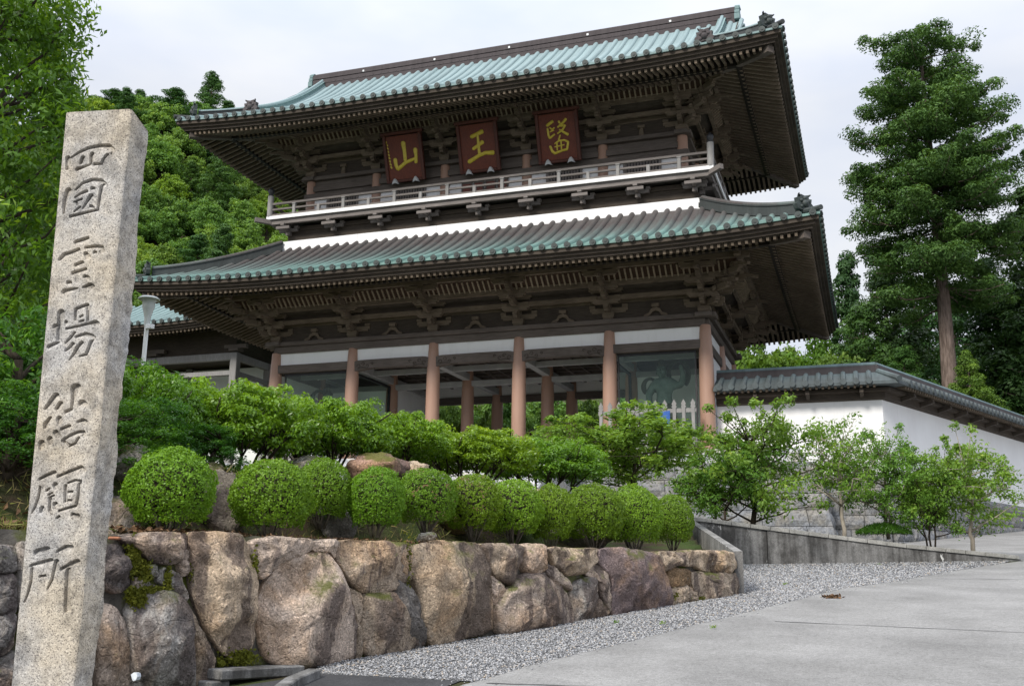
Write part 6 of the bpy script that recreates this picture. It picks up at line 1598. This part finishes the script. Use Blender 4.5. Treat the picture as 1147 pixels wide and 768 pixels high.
c = at(25, 420, 13.); root = empty('shade_tree', (c[0]-1.15, 13., 3.0), 'darker leafy tree behind the overhanging tree at the left edge', 'tree', rz=2.); fo = obj('crown', f2, root); fo.color = (.72, .85, .8, 1); obj('trunk', s2, root)
f3, s3 = near_tree(103, 2.0, .1, 1.0, 80, 130, .085, .1, .26)
c = at(40, 500, 8.0); root = empty('bank_shrub', (c[0]-.3, 8.0, 1.95), 'dark low shrub on the bank just left of the stone pillar', 'shrub'); fo = obj('crown', f3, root); fo.color = (.75, .9, .85, 1); obj('trunk', s3, root)
for i, (px, py, Y, sc_, lab) in enumerate(((8,455,8.6,.95,'dark leafy shrub at the very left edge above the dry bank'), (75,470,9.4,1.0,'dark leafy shrub behind the middle of the stone pillar'), (128,500,9.8,.8,'dark low shrub squeezed between the stone pillar and the first round bush'), (140,455,11.2,1.05,'leafy shrub right of the stone pillar below the lamp post'), (30,520,8.2,.55,'low dark shrub over the dry leaves left of the stone pillar'))):
    c = at(px, py, Y); g = float(terrain(c[0], Y)); rr_ = empty('bank_shrub', (c[0], Y, min(g, c[2]-.4)-.1), lab, 'shrub', rz=i*1.3); rr_.scale = (sc_, sc_, max(.35, (c[2]-min(g, c[2]-.4)+.55)/2.0)); fo = obj('crown', f3, rr_); fo.color = (.62, .8, .75, 1) if i != 3 else (.9, 1, .9, 1); obj('trunk', s3, rr_)
for i, (px, py, q, sc_, lab) in enumerate(((12,478,1.3,.5,'dark shrub low on the bank at the left picture edge'), (50,470,1.5,.6,'dark shrub half hidden by the left edge of the stone pillar'), (142,486,1.35,.5,'dark shrub wedged between the stone pillar and the biggest round bush'), (170,478,1.7,.5,'dark shrub just above the biggest round bush'), (232,500,1.9,.42,'dark low shrub above the tall grey brown rock'))):
    c = wp(px, py, -q); rr_ = empty('bank_shrub', (c[0], c[1], c[2]-.75*sc_), lab, 'shrub', rz=i*1.9+.5); rr_.scale = (sc_, sc_, sc_*.62); fo = obj('crown', f3, rr_); fo.color = (.6, .78, .72, 1); obj('trunk', s3, rr_)
# twig with hanging leaves reaching in at the top left, off a branch of the near tree
# ---- ground cover of the bank: dry grass, fallen leaves
r_ = np.random.default_rng(9); n = 5000
Yb = r_.uniform(5.2, 7.4, n); q = r_.uniform(.15, 1.7, n); Yb[2400:] = r_.uniform(7.2, 13.5, n-2400); q[2400:] = r_.uniform(.9, 2.3, n-2400); X = wallX(Yb)-q/.936; Z = terrain(X, Yb)
me = leaf_mesh('bank_grass', 'grass_blade', np.stack([X, Yb, Z+.05], 1), unit(r_.normal(size=(n, 3))*[1, 1, .3]), r_.random(n), .14, .010, r_)
o = link('bank_grass', me, 'grass_blade'); tag(o, 'dry straggling grass on the bank at the left edge', 'grass', kind='stuff')
n = 1300; Yb = r_.uniform(5.2, 8.8, n); q = r_.uniform(.12, 1.6, n); X = wallX(Yb)-q/.936; Z = terrain(X, Yb)
me = leaf_mesh('fallen_leaves', 'dry_leaf', np.stack([X, Yb, Z+.03+.05*r_.random(n)], 1), unit(r_.normal(size=(n, 3))*.5+[0, 0, 1]), r_.random(n), .085, .04, r_, .2)
o = link('fallen_leaves', me, 'dry_leaf'); tag(o, 'brown fallen leaves lying on the bank left of the stone pillar', 'leaves', kind='stuff')
# weeds and moss tufts along the wall top
n = 2600; Yb = r_.uniform(7.0, 17.2, n); q = r_.uniform(.02, .9, n); X = wallX(Yb)-q/.936
me = leaf_mesh('bed_litter', 'dry_leaf', np.stack([X, Yb, 1.885+.03*r_.random(n)], 1), unit(r_.normal(size=(n, 3))*.4+[0, 0, 1]), r_.random(n), .05, .016, r_, .2)
tag(link('bed_litter', me, 'dry_leaf'), 'dry litter on the planting bed under the round bushes', 'litter', kind='stuff')
r_ = np.random.default_rng(19)
for k, (px, py) in enumerate(((880, 655.5), (742, 700), (800, 705), (690, 699), (985, 633))):
    p = on_road(px, py); n = 26; a = r_.uniform(0, 6.28, n)
    P = np.stack([p[0]+.05*np.cos(a)*r_.random(n), p[1]+.05*np.sin(a)*r_.random(n), p[2]+.02+.03*r_.random(n)], 1)
    me = leaf_mesh('weed', 'leaf_small', P, unit(r_.normal(size=(n, 3))+[0, 0, .6]), r_.random(n), .032, .012, r_)
    tag(link('weed', me, 'leaf_small'), ['small weed by the far end of the boulder wall', 'tiny weed in the gravel near the middle of the boulder wall', 'weed growing at the edge of the concrete road', 'tiny weed low in the gravel', 'weed at the foot of the planter wall'][k], 'weed')
r_ = np.random.default_rng(41); PP = []; NN = []
for px, py, sx_, sy_, n in ((148,622,6,16,900),(160,640,7,10,700),(152,668,9,9,900),(170,660,14,3,600),(186,650,4,12,300),(268,736,14,7,700),(214,640,3,12,250),(283,640,3,18,300),(455,628,3,22,350),(760,668,6,4,350),(785,671,9,3,400),(245,748,3,14,250)):
    for q in range(n):
        p = wp(px+r_.normal(0, sx_*.55), py+r_.normal(0, sy_*.55), -.03); PP.append(p+W_N*(r_.random()*.05)); NN.append(unit(W_N+r_.normal(size=3)*.7))
tag(link('moss', leaf_mesh('moss', 'moss', np.array(PP), np.array(NN), r_.random(len(PP)), .035, .022, r_), 'moss'), 'yellow green moss growing in the joints between the boulders', 'moss', kind='stuff')
# dead leaf clump on the road
p = on_road(934, 670); n = 46; P = p+np.stack([r_.normal(0, .075, n), r_.normal(0, .05, n), .012+.035*r_.random(n)], 1)
tag(link('dead_leaf_clump', leaf_mesh('dead_leaf_clump', 'dry_leaf', P, unit(r_.normal(size=(n, 3))+[0, 0, .8]), r_.random(n), .09, .045, r_, .25), 'dry_leaf'), 'small clump of dead brown leaves lying on the concrete road', 'dead leaves')
# broken roof tile chip on the wall and scrap of foil by the drain
p = wp(126, 605, .0); mb = MB(); mb.box(p+np.array([-.02, .05, .02]), (.09, .10, .025), .5); tag(mb.build('tile_shard', 'orange_scrap', bevel=.008), 'orange clay tile shard lying on the wall top beside the stone pillar', 'tile shard')
p = wp(153, 757, .14); mb = MB(); th = np.linspace(0, 6.28, 8)[:-1]
mb.prism([p+[.03*math.cos(a)*(1+.3*math.sin(3*a)), -.03, .035*math.sin(a)] for a in th], [p+[.02*math.cos(a), .03, .03*math.sin(a)] for a in th]); tag(mb.build('foil_scrap', 'foil'), 'crumpled silvery foil scrap caught between two boulders', 'litter')
# small lantern on the parapet
p = at(660, 508, 30.5); mb = MB(); mb.lathe([(.10, -.35), (.10, -.30), (.06, -.28), (.06, -.1), (.11, -.08), (.11, .12), (.14, .14), (.02, .26)], p, 10); tag(mb.build('garden_lantern', 'silver_metal', smooth=True), 'little grey lantern standing by the pale steps', 'lantern')
